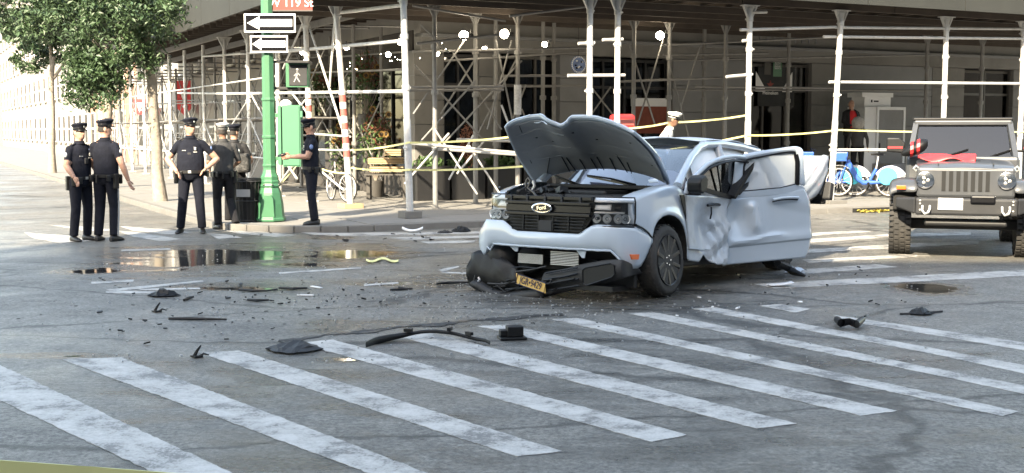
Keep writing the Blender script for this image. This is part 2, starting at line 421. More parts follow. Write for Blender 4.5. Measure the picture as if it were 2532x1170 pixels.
# ------------------------------------------------------------------ road, paint, puddles
road = tag(MB().quad((-160, -70, 0), (160, -70, 0), (160, 260, 0), (-160, 260, 0)).build('road', M['asphalt']), kind='structure')
rs_ = random.Random(31)
def stripe(pts, z=.004):
    mb = MB(); g0 = [gp(*p) for p in pts]; g = []
    for a, b_ in zip(g0, g0[1:] + g0[:1]):
        n = max(1, int((b_ - a).length / .045)); w_ = min(.007, (b_ - a).length * .02)
        for k in range(n): g.append(a.lerp(b_, k / n) + Vector((rs_.uniform(-w_, w_), rs_.uniform(-w_, w_), 0)))
    mb.prism([(p.x, p.y, z - .003) for p in g], (0, 0, .003)); mb.build('crosswalk_stripe', M['paintline'], road)
for pts in [
 [(1711, 764), (1770, 761), (2306, 862), (2560, 909), (2560, 931), (2306, 876)],
 [(1556, 776), (1612, 772), (2306, 911), (2600, 968), (2600, 990), (2306, 927)],
 [(1365, 791), (1425, 787), (2306, 973), (2520, 1019), (2480, 1031), (2306, 992)],
 [(1180, 807), (1256, 804), (2218, 1018), (2128, 1029)],
 [(965, 828), (1062, 823), (1972, 1049), (1870, 1061)],
 [(737, 849), (822, 841), (1700, 1077), (1610, 1094)],
 [(490, 873), (592, 868), (1392, 1118), (1275, 1130)],
 [(150, 889), (300, 885), (1080, 1180), (970, 1193)],
 [(-60, 876), (226, 1009), (590, 1179), (400, 1179), (226, 1097), (-110, 940)],
 [(1880, 757), (1930, 753), (2005, 765), (1965, 774)],
 [(2060, 780), (2120, 788), (2306, 815), (2560, 852), (2560, 872), (2306, 829), (2100, 797)],
 # crossing on the right
 [(1863, 703), (2306, 680), (2560, 667), (2560, 682), (2306, 695), (1917, 714)],
 [(1972, 668), (2166, 654), (2218, 661), (1985, 679)],
 [(1985, 643), (2235, 630), (2300, 633), (2000, 651)],
 [(1960, 620), (2205, 605), (2420, 596), (2420, 604), (2205, 614), (1990, 627)],
 [(1960, 595), (2193, 580), (2400, 574), (2400, 581), (2193, 588), (1990, 601)],
 [(1960, 579), (2122, 571), (2160, 573), (1990, 585)],
 # crossing at the far kerb
 [(742, 575), (840, 577), (1195, 572), (1195, 578), (850, 584), (775, 581)],
 [(960, 588), (1185, 583), (1185, 588), (1000, 594)], [(1040, 598), (1180, 594), (1170, 600), (1060, 603)],
 [(560, 571), (640, 573), (735, 582), (680, 586), (590, 578)], [(512, 578), (560, 580), (598, 588), (540, 592)],
 [(291, 571), (350, 576), (447, 592), (400, 597), (330, 586)], [(298, 560), (400, 567), (480, 576), (420, 580), (330, 571)],
 [(60, 575), (160, 582), (226, 596), (150, 602), (80, 588)], [(120, 556), (226, 562), (290, 570), (210, 571)],
 # thin worn lane lines
 [(300, 618), (421, 614), (421, 618), (300, 622)], [(690, 674), (893, 661), (893, 665), (690, 678)],
 [(226, 698), (330, 692), (330, 697), (226, 703)], [(262, 720), (430, 722), (430, 727), (262, 726)], [(262, 717), (500, 694), (504, 698), (275, 722)],
 [(345, 715), (495, 712), (495, 716), (345, 719)], [(900, 704), (985, 698), (985, 702), (900, 708)],
 [(1085, 668), (1133, 658), (1136, 661), (1094, 673)], [(1090, 672), (1160, 675), (1160, 678), (1092, 676)],
]: stripe(pts)
def blob(px, py, rx, ry, seed, n=40, jag=.25):
    r = random.Random(seed); ph = [r.uniform(0, 6.28) for _ in range(5)]; out = []
    for k in range(n):
        a = 2 * math.pi * k / n
        q = 1 + jag * (math.sin(2 * a + ph[0]) * .5 + math.sin(3 * a + ph[1]) * .4 + math.sin(7 * a + ph[2]) * .3 + math.sin(13 * a + ph[3]) * .2)
        out.append((px + rx * q * math.cos(a), py + ry * q * math.sin(a)))
    return out
def puddle(pts, z, m):
    g = [gp(*p) for p in pts]; mb = MB(); mb.prism([(p.x, p.y, z - .002) for p in g], (0, 0, .002))
    tag(mb.build('puddle', m), kind='structure')
r_ = random.Random(3); up_ = [(690 + k * 14, 842 - k * 1.32 - 6 * math.sin(k * .06) + r_.uniform(-1.5, 1.5)) for k in range(51)]
puddle(up_ + [(x + r_.uniform(-4, 4), y + 5 + 3 * math.sin(k * .5) + r_.uniform(-1, 1.5)) for k, (x, y) in list(enumerate(up_))[::-1]], .0055, M['crackwet'])


# ------------------------------------------------------------------ pavement with slabs and kerb stones
kerb_line = [W(34, -1.3), W(-1.2, -1.3)]
for k in range(1, 9):
    a = math.pi / 2 * k / 8; kerb_line.append(W(-1.2 - 2.2 * math.sin(a), .9 - 2.2 * math.cos(a)))
kerb_line.append(W(-3.4, 130))
mb = MB(); inner = [W(34, 130)]
mb.prism([(p.x, p.y, -.05) for p in kerb_line + inner], (0, 0, .05 + SW - .012))
sidewalk = tag(mb.build('sidewalk', M['concrete']), kind='structure')
slab_src = {}
def slab(w, l):
    if (w, l) not in slab_src:
        b = MB(); b.box((0, 0, 0), (w - .012, l - .012, .03)); o = b.build('paving_slab', M['concrete']); slab_src[(w, l)] = o.data
        bpy.data.objects.remove(o)
    o = bpy.data.objects.new('paving_slab', slab_src[(w, l)]); COL.objects.link(o); o.parent = sidewalk; return o
r_ = random.Random(11)
def add_slab(s, d, w, l):
    o = slab(w, l); p = W(s, d, SW - .015 + r_.uniform(-.003, .003)); o.location = p; o.rotation_euler = (r_.uniform(-.002, .002), r_.uniform(-.002, .002), YAW)
for i in range(20):
    for j in range(5): add_slab(-.4 + 1.5 * i, -.28 + 1.5 * j, 1.5, 1.5)
for i in range(4):
    for j in range(18):
        if i == 3 and j < 5: continue
        if i == 0 and j < 1: continue
        add_slab(-2.65 + 1.5 * i, 1.85 + 1.5 * j - .63 if i < 2 else 1.22 + 1.5 * j, 1.5, 1.5)
def kerb(p, q):
    b = MB(); b.bar(p + UP * (SW / 2 - .03), q + UP * (SW / 2 - .03), .16, SW + .08); b.build('kerb_stone', M['kerb'], sidewalk, bevel=.012)
pts = []
for a, b in zip(kerb_line, kerb_line[1:]):
    n = max(1, int((b - a).length / 1.9)); n = min(n, 26)
    e = b if (b - a).length < 60 else a + (b - a).normalized() * 50
    for k in range(n): pts.append((a.lerp(e, k / n), a.lerp(e, (k + .997) / n)))
for a, b in pts: kerb(a, b)
# storm drain mouth with wet leaves in the right kerb
g = gp(2165, 524)
s0, d0, _ = sd(g)
b = MB(); b.box(W(s0, -1.385, .045), (1.2, .03, .08), Euler((0, 0, YAW)).to_matrix()); tag(b.build('drain_opening', M['dark']), 'dark storm drain mouth cut in the kerb beside the parked grey off-roader', 'drain')
b = MB()
for k in range(70):
    p = W(s0 + r_.uniform(-.55, .55), -1.48 + r_.uniform(-.12, .06), .012 + r_.uniform(0, .03)); q = Euler((r_.uniform(-.5, .5), r_.uniform(-.5, .5), r_.uniform(0, 6))).to_matrix()
    l = r_.uniform(.04, .09); b.add([p + q @ Vector(v) for v in ((-l, 0, 0), (0, -l * .5, .01), (l, 0, 0), (0, l * .5, .01))], [(0, 1, 2, 3)])
tag(b.build('fallen_leaves', mat('wet_leaf_litter', (.30, .24, .05), .5, var=.6, scale=20)), 'yellow wet leaves lying in the gutter at the storm drain', 'leaves', kind='stuff')

# ------------------------------------------------------------------ the corner building
BS, BD = 2.7, 6.0
bld = empty('corner_building', 'grey stone corner building with shop fronts behind the scaffold shed', 'building', W(BS, BD), YAW)
def fbox(name, px0, py0, px1, py1, m, dep=.1, d=BD, bevel=0, z0=None, z1=None):
    """a facade block traced on the shop-front plane; dep is how far it stands out"""
    a = sd(fhit(px0, py0, d)); c = sd(fhit(px1, py1, d)); zt = a[2] if z1 is None else z1; zb = c[2] if z0 is None else z0
    b = MB(); b.box(W((a[0] + c[0]) / 2, d - dep / 2, (zt + zb) / 2), (abs(c[0] - a[0]), dep, zt - zb), Euler((0, 0, YAW)).to_matrix())
    return b.build(name, m, bld, bevel=bevel)
Rz = Euler((0, 0, YAW)).to_matrix()
def wbox(name, s0, s1, d0, d1, z0, z1, m, par=None, bevel=0):
    b = MB(); b.box(W((s0 + s1) / 2, (d0 + d1) / 2, (z0 + z1) / 2), (s1 - s0, d1 - d0, z1 - z0), Rz); return b.build(name, m, par or bld, bevel=bevel)
wbox('upper_wall', BS, 34, BD, BD + 9, 4.05, 15, M['stone']); 
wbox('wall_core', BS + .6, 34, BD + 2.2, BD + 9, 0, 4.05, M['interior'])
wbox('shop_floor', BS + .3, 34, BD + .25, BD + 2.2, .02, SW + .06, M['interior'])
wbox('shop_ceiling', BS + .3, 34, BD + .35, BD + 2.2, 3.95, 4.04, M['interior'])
def FS(px, d=BD): return sd(fhit(px, 325, d))[0]
# stone piers with coursed blocks, left to right
def pier(pa, pb, m=M['stone'], proud=.0, n=6, top=3.55, base=True):
    a, b_ = FS(pa), FS(pb); hh = (top - SW) / n
    for k in range(n):
        wbox('stone_block', a + .006, b_ - .006, BD - .02 - proud, BD + .4, SW + hh * k + .008, SW + hh * (k + 1) - .008, m, bevel=.008)
    wbox('pier_core', a + .02, b_ - .02, BD + .012 - proud, BD + .39, SW, top, M['stone2'])
    if base: wbox('pier_plinth', a - .03, b_ + .03, BD - .07 - proud, BD + .3, SW, SW + .38, M['stone2'], bevel=.01)
pier(1024, 1098); pier(1184, 1238); pier(1378, 1446, M['stone2'], .1); pier(1655, 1838, M['stone2'], .12, 5); pier(2003, 2062, M['stone']); pier(2300, 2380)
pier(2062, 2300, M['stone2'], .0, 4); pier(2500, 2640)
# entablature
wbox('frieze', BS, 34, BD - .10, BD + .3, 3.95, 4.62, M['stone'], bevel=.01)
wbox('architrave', BS, 34, BD - .16, BD + .3, 3.55, 3.95, M['stone'], bevel=.02)
wbox('cornice', BS - .1, 34, BD - .34, BD + .3, 4.64, 4.82, M['stone'], bevel=.03)
wbox('ledge', BS, 34, BD - .26, BD + .25, 3.86, 3.945, M['stone2'], bevel=.015)
# carved dentils and worn carved letters over the right shop door
for k in range(34): wbox('dentil', 4 + k * .42, 4.2 + k * .42, BD - .2, BD - .101, 4.48, 4.60, M['stone2'], bevel=.01)
for k, h in enumerate([.16, .22, .2, .24, .22, .2, .18, .22, .2]):
    s = FS(1868) + k * .24
    wbox('carved_letter', s, s + .05, BD - .125, BD - .101, 4.08, 4.08 + h, M['stone2']); wbox('carved_letter', s + .053, s + .13, BD - .123, BD - .101, 4.08 + h * (k % 3) * .4, 4.12 + h * (k % 3) * .4, M['stone2'])
# shop windows and doors
def shopfront(pa, pb, zb, n, door=None, zt=3.5, m=M['bronze'], trans=2.75):
    a, b_ = FS(pa), FS(pb); fr = wbox('window_frame', a, a + .07, BD + .12, BD + .26, zb, zt, m)
    w = (b_ - a) / n
    for k in range(1, n + 1): wbox('mullion', a + w * k - .06, a + w * k, BD + .12, BD + .26, zb, zt, m)
    for z in (zb, trans, zt - .07): wbox('transom_bar', a + .07, b_ - .06, BD + .13, BD + .25, z, z + .07, m)
    for k in range(n):
        for z0, z1 in ((zb + .07, trans), (trans + .07, zt - .07)):
            wbox('pane', a + w * k + (.07 if k == 0 else 0), a + w * (k + 1) - .06, BD + .18, BD + .19, z0, z1, M['shopglass'])
    if zb > SW + .1: wbox('stall_riser', a, b_, BD + .05, BD + .25, SW, zb, M['stone2'] if m is M['bronze'] else m)
shopfront(1098, 1184, SW + .02, 2, m=M['darkframe']); shopfront(1238, 1378, SW + .5, 3); shopfront(1446, 1655, SW + .35, 4, m=M['darkframe']); shopfront(1838, 2003, SW + .02, 3); shopfront(2380, 2500, SW + .4, 2)
fbox('brick_panel', 1562, 262, 1648, 330, M['brick'], .14, BD + .12); fbox('window_cabinet', 1560, 243, 1645, 264, M['white'], .2, BD + .1)
fbox('shelf', 1455, 215, 1560, 220, M['steel2'], .1, BD + .9); 
for k in range(9): fbox('shelf_item', 1462 + k * 20, 232 + (k * 37) % 18, 1474 + k * 20, 262, M[['white', 'red', 'steel', 'greenglow', 'bronze'][k % 5]], .12, BD + .8)
for k in range(7): fbox('shelf_item', 1245 + k * 18, 130 + (k * 53) % 40, 1256 + k * 18, 215, M[['greenglow', 'steel2', 'white', 'bronze', 'dark'][k % 5]], .1, BD + 1.0)
# beer poster hung in the right shop window: star, words, pale cross shapes
poster = wbox('window_poster', FS(1872, BD + .1), FS(1962, BD + .1), BD + .10, BD + .115, sd(fhit(1872, 262, BD))[2], 3.42, M['greypl'])
def text(name, body, m, loc, size, rot, parent=None, ext=.002, align='CENTER'):
    cu = bpy.data.curves.new(name, 'FONT'); cu.body = body; cu.size = size; cu.extrude = ext; cu.align_x = align; cu.align_y = 'CENTER'
    tmp = bpy.data.objects.new(name, cu); COL.objects.link(tmp)
    bpy.context.view_layer.update()
    me = bpy.data.meshes.new_from_object(tmp.evaluated_get(bpy.context.evaluated_depsgraph_get())); bpy.data.objects.remove(tmp)
    me.materials.clear(); me.materials.append(m)
    o = bpy.data.objects.new(name, me); COL.objects.link(o)
    mm = Matrix.Translation(loc) @ rot.to_matrix().to_4x4()
    if parent: o.parent = parent; o.matrix_local = wmat(parent).inverted() @ mm
    else: o.matrix_local = mm
    return o
FR = Euler((R(90), 0, YAW))
for px0, px1 in ((1872, 1895), (1938, 1962)):
    a, b_ = FS(px0), FS(px1); z0, z1 = 2.75, 3.4; mb = MB()
    if px0 == 1872: P = [(a, z1 - .1), (b_, z0 + .1), (b_, z0), (a, z0 + .0)]
    else: P = [(a, z0 + .05), (b_, z1 - .1), (b_, z0), (a, z0)]
    mb.prism([W(x, BD + .094, z) for x, z in P], ES * .004); mb.build('poster_wedge', M['greypl'] if 0 else M['signw'], bld)
for px0, px1, py0, py1, m in ((1890, 1905, 135, 185, 'bronze'), (1912, 1932, 128, 190, 'greenglow'), (1880, 1900, 140, 150, 'signred'), (1915, 1930, 152, 172, 'signw')):
    a = sd(fhit(px0, py0, BD + .1)); c = sd(fhit(px1, py1, BD + .1)); wbox('poster_block', a[0], c[0], BD + .086, BD + .091, c[2], a[2], M[m])
p = fhit(1905, 210, BD + .09); mb = MB(); st = []
for k in range(10):
    a = math.pi / 2 + k * math.pi / 5; rr = .13 if k % 2 == 0 else .055; st.append(p + EF * (rr * math.cos(a)) + UP * (rr * math.sin(a)))
mb.prism(st, ES * .004); mb.build('poster_star', M['signred'], bld)
text('poster_lettering', 'Heineken', M['signw'], fhit(1905, 230, BD + .08), .14, FR, bld)
# upper windows (above the frame, real storeys)
for fl in range(3):
    for k in range(7): wbox('upper_window', 5 + k * 4, 6.4 + k * 4, BD - .02, BD + .02, 6 + fl * 3, 8 + fl * 3, M['gloss'])
# side wall: shop near the corner darkened by colour in place of shade, pale plaster further along
def swall(name, d0, d1, z0, z1, m, s0=BS, s1=BS + .5, bevel=0): return wbox(name, s0, s1, d0, d1, z0, z1, m, bevel=bevel)
swall('side_wall', BD + .42, 19, 4.05, 15, M['stone'], BS + .01, BS + 8)
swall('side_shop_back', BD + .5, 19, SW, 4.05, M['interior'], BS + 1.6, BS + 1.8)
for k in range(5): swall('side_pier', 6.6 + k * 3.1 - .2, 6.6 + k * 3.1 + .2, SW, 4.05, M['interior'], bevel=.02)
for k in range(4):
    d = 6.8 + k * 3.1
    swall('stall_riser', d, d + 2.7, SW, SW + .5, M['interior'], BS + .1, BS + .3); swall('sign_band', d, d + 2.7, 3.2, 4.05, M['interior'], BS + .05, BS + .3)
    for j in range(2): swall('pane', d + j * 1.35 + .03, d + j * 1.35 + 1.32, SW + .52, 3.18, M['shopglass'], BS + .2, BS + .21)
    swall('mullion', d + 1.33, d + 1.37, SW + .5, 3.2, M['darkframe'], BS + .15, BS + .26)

# neighbouring houses along the side street, pale and sunlit
def row_house(d0, d1, h, m, label, storeys, bays, s=BS - .1):
    t = empty('row_house', label, 'house', W(s, d0), YAW, 'sunlit houses along the side street')
    w = lambda n, a, b, c, d, e, f, mm, bv=0: wbox(n, a, b, c, d, e, f, mm, t, bv)
    w('wall', s, s + 8, d0, d1, 0, h, m); w('cornice', s - .35, s - .002, d0, d1, h - .5, h, M['bronze'])
    bw = (d1 - d0) / bays
    for f in range(storeys):
        for k in range(bays):
            c = d0 + bw * (k + .5); z = .9 + f * 3.1
            fr = w('window', s - .06, s - .002, c - .55, c + .55, z, z + 1.9, M['white'])
            for q in (0, 1): o = wbox('pane', s - .075, s - .061, c - .5, c + .5, z + .06 + q * .93, z + .9 + q * .93, M['gloss'], fr)
            w('sill', s - .14, s - .062, c - .65, c + .65, z - .12, z - .005, M['stone'])
    return t
row_house(19.1, 30, 13, M['pale'], 'cream plastered house just past the end of the shed', 4, 4)
row_house(30.1, 42, 12, M['pale'], 'second pale house along the side street', 4, 5)
row_house(42.1, 58, 14, M['brownstone'], 'brown stone house in the side street beyond the cream ones', 4, 6)
row_house(58.1, 80, 13, M['pale'], 'long pale house fourth along the side street', 4, 8)
row_house(80.1, 125, 15, M['pale'], 'far pale house closing the row at the left', 4, 12)
b = MB(); b.box(W(2, 140, 9), (70, 10, 18), Rz); tag(b.build('far_building', M['pale']), 'distant pale building closing the end of the side street', 'building')
# the building across the avenue, behind the camera: it shades the foreground
opp = empty('opposite_building', 'tall brick apartment house across the avenue behind the viewer', 'building', (0, -16, 0))
YO = -16
def obox(n, x0, x1, y0, y1, z0, z1, m): b = MB(); b.box(((x0 + x1) / 2, (y0 + y1) / 2, (z0 + z1) / 2), (x1 - x0, y1 - y0, z1 - z0)); return b.build(n, m, opp, local=True)
obox('wall', -80, -22.5, -14, 0, 0, 22.5, M['oppwall']); obox('wall', -22.49, -20.3, -14, 0, 0, 25.4, M['oppwall']); obox('wall', -20.29, -14.5, -14, 0, 0, 28.5, M['oppwall'])
obox('wall', -14.49, -12.6, -14, 0, 0, 24, M['oppwall']); obox('wall', -12.59, 60, -14, 0, 0, 22.25, M['oppwall'])
for o in list(opp.children): o.data.transform(Matrix.Translation((0, -1, 0)))
for k in range(16):
    for f in range(6): obox('window', -33 + k * 3.4, -31.6 + k * 3.4, -.98, -.94, 1.5 + f * 3.3, 3.4 + f * 3.3, M['gloss'])
b = MB(); b.box((52, -10, 11), (10, 90, 22)); av = tag(b.build('sky_block_building', M['oppwall']), 'grey building added unseen at the right to keep bright sky off the shop glass', 'building')  # unseen block, added so the shop windows reflect no bright sky
# ------------------------------------------------------------------ scaffold shed over the pavement
DZ = 4.28
shed = empty('scaffold_shed', 'steel pipe scaffold shed with dark timber deck over the corner pavement', 'scaffold', W(0, 0), YAW)
b = MB(); b.lathe((0, 0, 0), [(.050, -.05), (.075, -.045), (.075, .045), (.050, .05)], 10); b.cyl((.06, -.045, 0), (.06, .075, 0), .02, n=6); cl = b.build('coupler', M['steel'], smooth=40)
COUP = cl.data; b = MB(); b.lathe((0, 0, 0), [(.050, -.05), (.075, -.045), (.075, .045), (.050, .05)], 8); cl2 = b.build('coupler', M['steel2'], smooth=40); COUPD = cl2.data
bpy.data.objects.remove(cl); bpy.data.objects.remove(cl2)
def coupler(p, dark=False):
    o = bpy.data.objects.new('coupler', COUPD if dark else COUP); COL.objects.link(o); o.parent = shed
    o.matrix_local = wmat(shed).inverted() @ (Matrix.Translation(p) @ Matrix.Rotation(rnd.uniform(0, 6), 4, 'Z')); return o
def post(p, z1=DZ, r=.062, m='steel', lean=(0, 0), base=True, head=True, nc=4, z0=SW):
    p = Vector(p); top = Vector((p.x + lean[0], p.y + lean[1], z1)); mid = p.lerp(top, .5) + Vector((rnd.uniform(-.01, .01), rnd.uniform(-.01, .01), z0 / 2))
    mid.z = (z0 + z1) / 2; q = Vector((p.x, p.y, z0 + .03)); b = MB()
    j = .45 * (z1 - z0)
    b.tube([q, q.lerp(top, .42), q.lerp(top, .43), q.lerp(top, .985)], [r, r, r * .88, r * .88], 10); o = b.build('post', M[m], shed, smooth=40)
    if base:
        b = MB(); b.box((p.x, p.y, z0 + .015), (.22, .22, .03), Rz); b.build('base_plate', M[m], shed)
    if head:
        b = MB(); t = top - UP * .30; b.prism([t - EF * .03, t + EF * .03, t + UP * .27 + EF * .17, t + UP * .27 - EF * .17], ES * .012)
        for s_ in (-1, 1): b.bar(t + EF * .03 * s_, t + UP * .28 + EF * .17 * s_, .05, .03)
        b.box(t + UP * .285, (.40, .16, .02), Rz); b.build('head_plate', M[m], shed)
    for k in range(nc): coupler(q.lerp(top, [.30, .56, .78, .93, .15][k]), m != 'steel')
    return q, top
def pipe(name, p0, p1, r=.03, m='steel', over=.0):
    p0, p1 = Vector(p0), Vector(p1); d = (p1 - p0).normalized() * over; b = MB(); b.cyl(p0 - d, p1 + d, r, n=8); return b.build(name, M[m], shed, smooth=40)
def pf(px, d): return W(sd(fhit(px, 400, d))[0], d)
def ps(px, s): return W(s, sd(shit(px, 400, s))[1])
def frail(x0, y0, x1, y1, d, r=.03, m='steel', name='rail'): return pipe(name, fhit(x0, y0, d), fhit(x1, y1, d), r, m)
def srail(x0, y0, x1, y1, s, r=.03, m='steel', name='rail'): return pipe(name, shit(x0, y0, s), shit(x1, y1, s), r, m)
# front row (sunlit)
fr_px = [1013, 1457, 1525, 1848, 2064, 2330, 2520]
for i, px in enumerate(fr_px):
    lean = (0, 0)
    if px == 2064: lean = (.14, 0)
    if px == 1013: lean = (-.10, 0)
    post(pf(px if px != 2064 else 2056, 0), lean=lean, r=.068)
# blocks under two corner posts
def post_block(px, s_plane, label, w=.42, h=.13):
    p = pf(px, 0) if s_plane is None else ps(px, s_plane); b = MB(); b.box((p.x, p.y, SW + h / 2), (w, w, h), Rz)
    return tag(b.build('post_block', M['plank'] if s_plane is not None else M['kerb'], bevel=.01), label, 'block')
post_block(1013, None, 'grey concrete block under the corner scaffold post left of the pickup', .34)
post_block(866, 0, 'pale timber pad under the red and white banded scaffold post', .42, .1)
post_block(2056, None, 'grey pad under the sunlit scaffold post by the blue bikes', .5, .08)
# side row (sunlit), going back along the side street
side_px = [866, 771, 690, 618, 560, 508, 462, 424, 390, 360, 328, 300, 274, 250]
for i, px in enumerate(side_px):
    q, t = post(ps(px, 0), lean=(-.26, 0) if px == 866 else (-.1, 0) if px == 771 else (0, 0), r=.068 if i < 2 else .06, nc=4 if i < 4 else 2, head=i < 5)
    if px in (866, 771):
        for k in range(9):
            z = (1.15 if px == 866 else 1.55) + k * .14
            if px == 771 and k > 6: break
            c = q.lerp(t, (z - q.z) / (t.z - q.z)); c2 = q.lerp(t, (z + .13 - q.z) / (t.z - q.z)); b = MB()
            b.cyl(c, c2, .0705, n=12); b.build('tape_band', M['redtape' if k % 2 == 0 else 'whitetape'], shed, smooth=40)
# inner rows
for px, d in ((1076, 2.2), (1176, 3.4), (1226, 4.6), (1280, 3.0), (1342, 4.6), (1369, 4.9), (1565, 3.0), (1652, 3.2), (1738, 4.6), (1790, 3.0), (1945, 4.4), (2285, 3.6), (2420, 3.4)):
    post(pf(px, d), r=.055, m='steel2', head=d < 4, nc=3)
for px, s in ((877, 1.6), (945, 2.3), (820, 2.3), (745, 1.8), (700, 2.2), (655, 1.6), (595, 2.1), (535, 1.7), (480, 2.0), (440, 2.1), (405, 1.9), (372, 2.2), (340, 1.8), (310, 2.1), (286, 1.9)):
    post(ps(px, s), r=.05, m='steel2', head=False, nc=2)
b = MB(); p = pf(1280, 3.0); b.lathe((p.x, p.y, 2.35), [(.08, -.32), (.082, -.3), (.082, .3), (.08, .32)], 14)
tag(b.build('notice', mat('printed_notice', (.5, .5, .5), .7, var=.6, scale=25)), 'pale printed notice wrapped round a grey scaffold post above the raised bonnet', 'notice')
# sunlit rails of the side face
for a in ((835, 32, 1003, 12, .036), (700, 128, 1003, 100, .036), (500, 140, 745, 122, .03), (560, 232, 1005, 226, .033), (440, 230, 560, 232, .03), (770, 331, 866, 338, .022), (775, 370, 866, 372, .02)):
    srail(a[0], a[1], a[2], a[3], 0, a[4])
# sunlit rails of the front face
for a in ((1830, 74, 2068, 67), (2066, 68, 2540, 72), (2036, 91, 2540, 96), (2050, 203, 2540, 207), (2052, 371, 2540, 371), (1430, 108, 1470, 106), (1404, 187, 1545, 186), (1490, 99, 1540, 97), (1796, 190, 1860, 184), (1836, 101, 1858, 100), (1850, 31, 1896, 30)):
    frail(*a, 0, .031)
# shaded inner rails
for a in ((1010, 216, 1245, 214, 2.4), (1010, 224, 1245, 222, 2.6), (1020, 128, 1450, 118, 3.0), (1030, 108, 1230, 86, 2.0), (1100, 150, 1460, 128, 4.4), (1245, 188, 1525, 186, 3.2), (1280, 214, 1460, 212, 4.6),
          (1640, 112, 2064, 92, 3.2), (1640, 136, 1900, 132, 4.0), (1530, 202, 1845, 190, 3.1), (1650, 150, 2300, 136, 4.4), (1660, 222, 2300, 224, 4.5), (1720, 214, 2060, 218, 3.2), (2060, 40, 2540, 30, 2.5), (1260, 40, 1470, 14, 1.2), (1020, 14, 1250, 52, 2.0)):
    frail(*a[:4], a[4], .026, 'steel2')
for a in ((1000, 353, 1300, 380, 2.0), (1130, 345, 1300, 350, 2.8), (1070, 368, 1300, 384, 2.2)): frail(*a[:4], a[4], .03, 'steel')
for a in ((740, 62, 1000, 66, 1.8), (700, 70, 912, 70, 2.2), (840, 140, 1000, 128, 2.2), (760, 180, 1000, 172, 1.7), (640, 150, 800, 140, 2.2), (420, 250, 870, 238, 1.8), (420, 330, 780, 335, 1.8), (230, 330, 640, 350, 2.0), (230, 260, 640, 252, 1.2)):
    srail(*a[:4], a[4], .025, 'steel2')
# braces
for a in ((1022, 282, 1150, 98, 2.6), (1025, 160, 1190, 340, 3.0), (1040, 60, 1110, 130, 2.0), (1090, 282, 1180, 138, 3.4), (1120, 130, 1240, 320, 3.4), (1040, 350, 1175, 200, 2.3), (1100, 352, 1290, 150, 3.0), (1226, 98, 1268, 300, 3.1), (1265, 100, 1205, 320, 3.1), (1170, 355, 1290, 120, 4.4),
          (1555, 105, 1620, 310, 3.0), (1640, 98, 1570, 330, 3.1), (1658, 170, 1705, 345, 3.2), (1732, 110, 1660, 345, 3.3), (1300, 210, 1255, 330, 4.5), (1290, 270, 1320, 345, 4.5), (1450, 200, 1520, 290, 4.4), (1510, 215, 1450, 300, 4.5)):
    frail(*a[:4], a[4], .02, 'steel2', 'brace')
for a in ((1000, 455, 1110, 330, 2.1), (1075, 320, 1180, 480, 2.1), (1110, 445, 1170, 335, 2.6), (1240, 260, 1300, 420, 2.4), (1160, 360, 1235, 478, 2.2), (1130, 430, 1200, 345, 3.0)): frail(*a[:4], a[4], .022, 'steel', 'brace')
for a in ((757, 42, 860, 360, 0, .026), (828, 40, 815, 215, 0, .024), (755, 44, 700, 170, 0, .024), (720, 228, 770, 292, 0, .024), (768, 232, 736, 270, 0, .022), (620, 232, 668, 320, 0, .022), (690, 380, 735, 442, 0, .024), (690, 455, 745, 380, 0, .024), (618, 240, 560, 330, 0, .02), (790, 420, 850, 470, 0, .024)):
    srail(*a[:4], a[4], a[5], 'steel', 'brace')
for a in ((880, 300, 945, 440, 1.8), (890, 360, 950, 230, 1.8), (800, 230, 870, 330, 1.8), (860, 180, 780, 330, 1.8), (745, 90, 800, 60, 2.0)): srail(*a[:4], a[4], .018, 'steel2', 'brace')
r_ = random.Random(5)
for i in range(2, len(side_px) - 1):
    for z0, z1, s in ((.3, 2.0, 0), (2.0, .3, 0), (2.0, 3.8, 1.2), (3.8, 2.0, 1.2), (.3, 1.9, 2.0), (1.9, .3, 2.0)):
        a = ps(side_px[i], 0) + EF * s; c = ps(side_px[i + 1], 0) + EF * s
        pipe('brace', a + UP * (z0 + r_.uniform(-.1, .1)), c + UP * (z1 + r_.uniform(-.1, .1)), .018, 'steel' if s == 0 else 'steel2')
    a = ps(side_px[i], 0); c = ps(side_px[i + 1], 0)
    for z in (1.0, 2.0, 3.0): pipe('rail', a + UP * z, c + UP * z, .022, 'steel' if z != 2 else 'steel2')
    for z in (2.0, 3.7): pipe('crosspiece', a + UP * z - EF * .2, a + EF * 2.4 + UP * z, .022, 'steel2')
# deck: beams, joists, boards, hoarding above
def dbox(name, s0, s1, d0, d1, z0, z1, m): b = MB(); b.box(W((s0 + s1) / 2, (d0 + d1) / 2, (z0 + z1) / 2), (s1 - s0, d1 - d0, z1 - z0), Rz); return b.build(name, M[m], shed)
for d in (0, 1.9, 3.8): 
    for k in range(6): dbox('beam', -1 + k * 4.2, -1 + k * 4.2 + 4.18, d - .05, d + .05, DZ, DZ + .16, 'steel2' if d else 'wood')
for k in range(34): dbox('joist', -.9 + k * .72, -.82 + k * .72, -.55, 5.85, DZ + .165, DZ + .30, 'wood')
for k in range(23): dbox('deck_board', -1.2, 24.5, -.6 + k * .28, -.6 + k * .28 + .265, DZ + .305, DZ + .345, 'wood')
for k in range(9): dbox('hoarding_panel', -1.2 + k * 2.85, -1.2 + k * 2.85 + 2.83, -.70, -.66, DZ + .06, DZ + 2.1, 'hoarding')
dbox('edge_board', -1.2, 24.5, -.655, -.61, DZ + .1, DZ + .34, 'wood')
for s in (0, 1.3): 
    for k in range(8): dbox('beam', s - .05, s + .05, 5.6 + k * 3.4, 5.6 + k * 3.4 + 3.38, DZ, DZ + .16, 'steel2')
for k in range(36): dbox('joist', -.55, 2.62, 5.75 + k * .7, 5.83 + k * .7, DZ + .165, DZ + .30, 'wood')
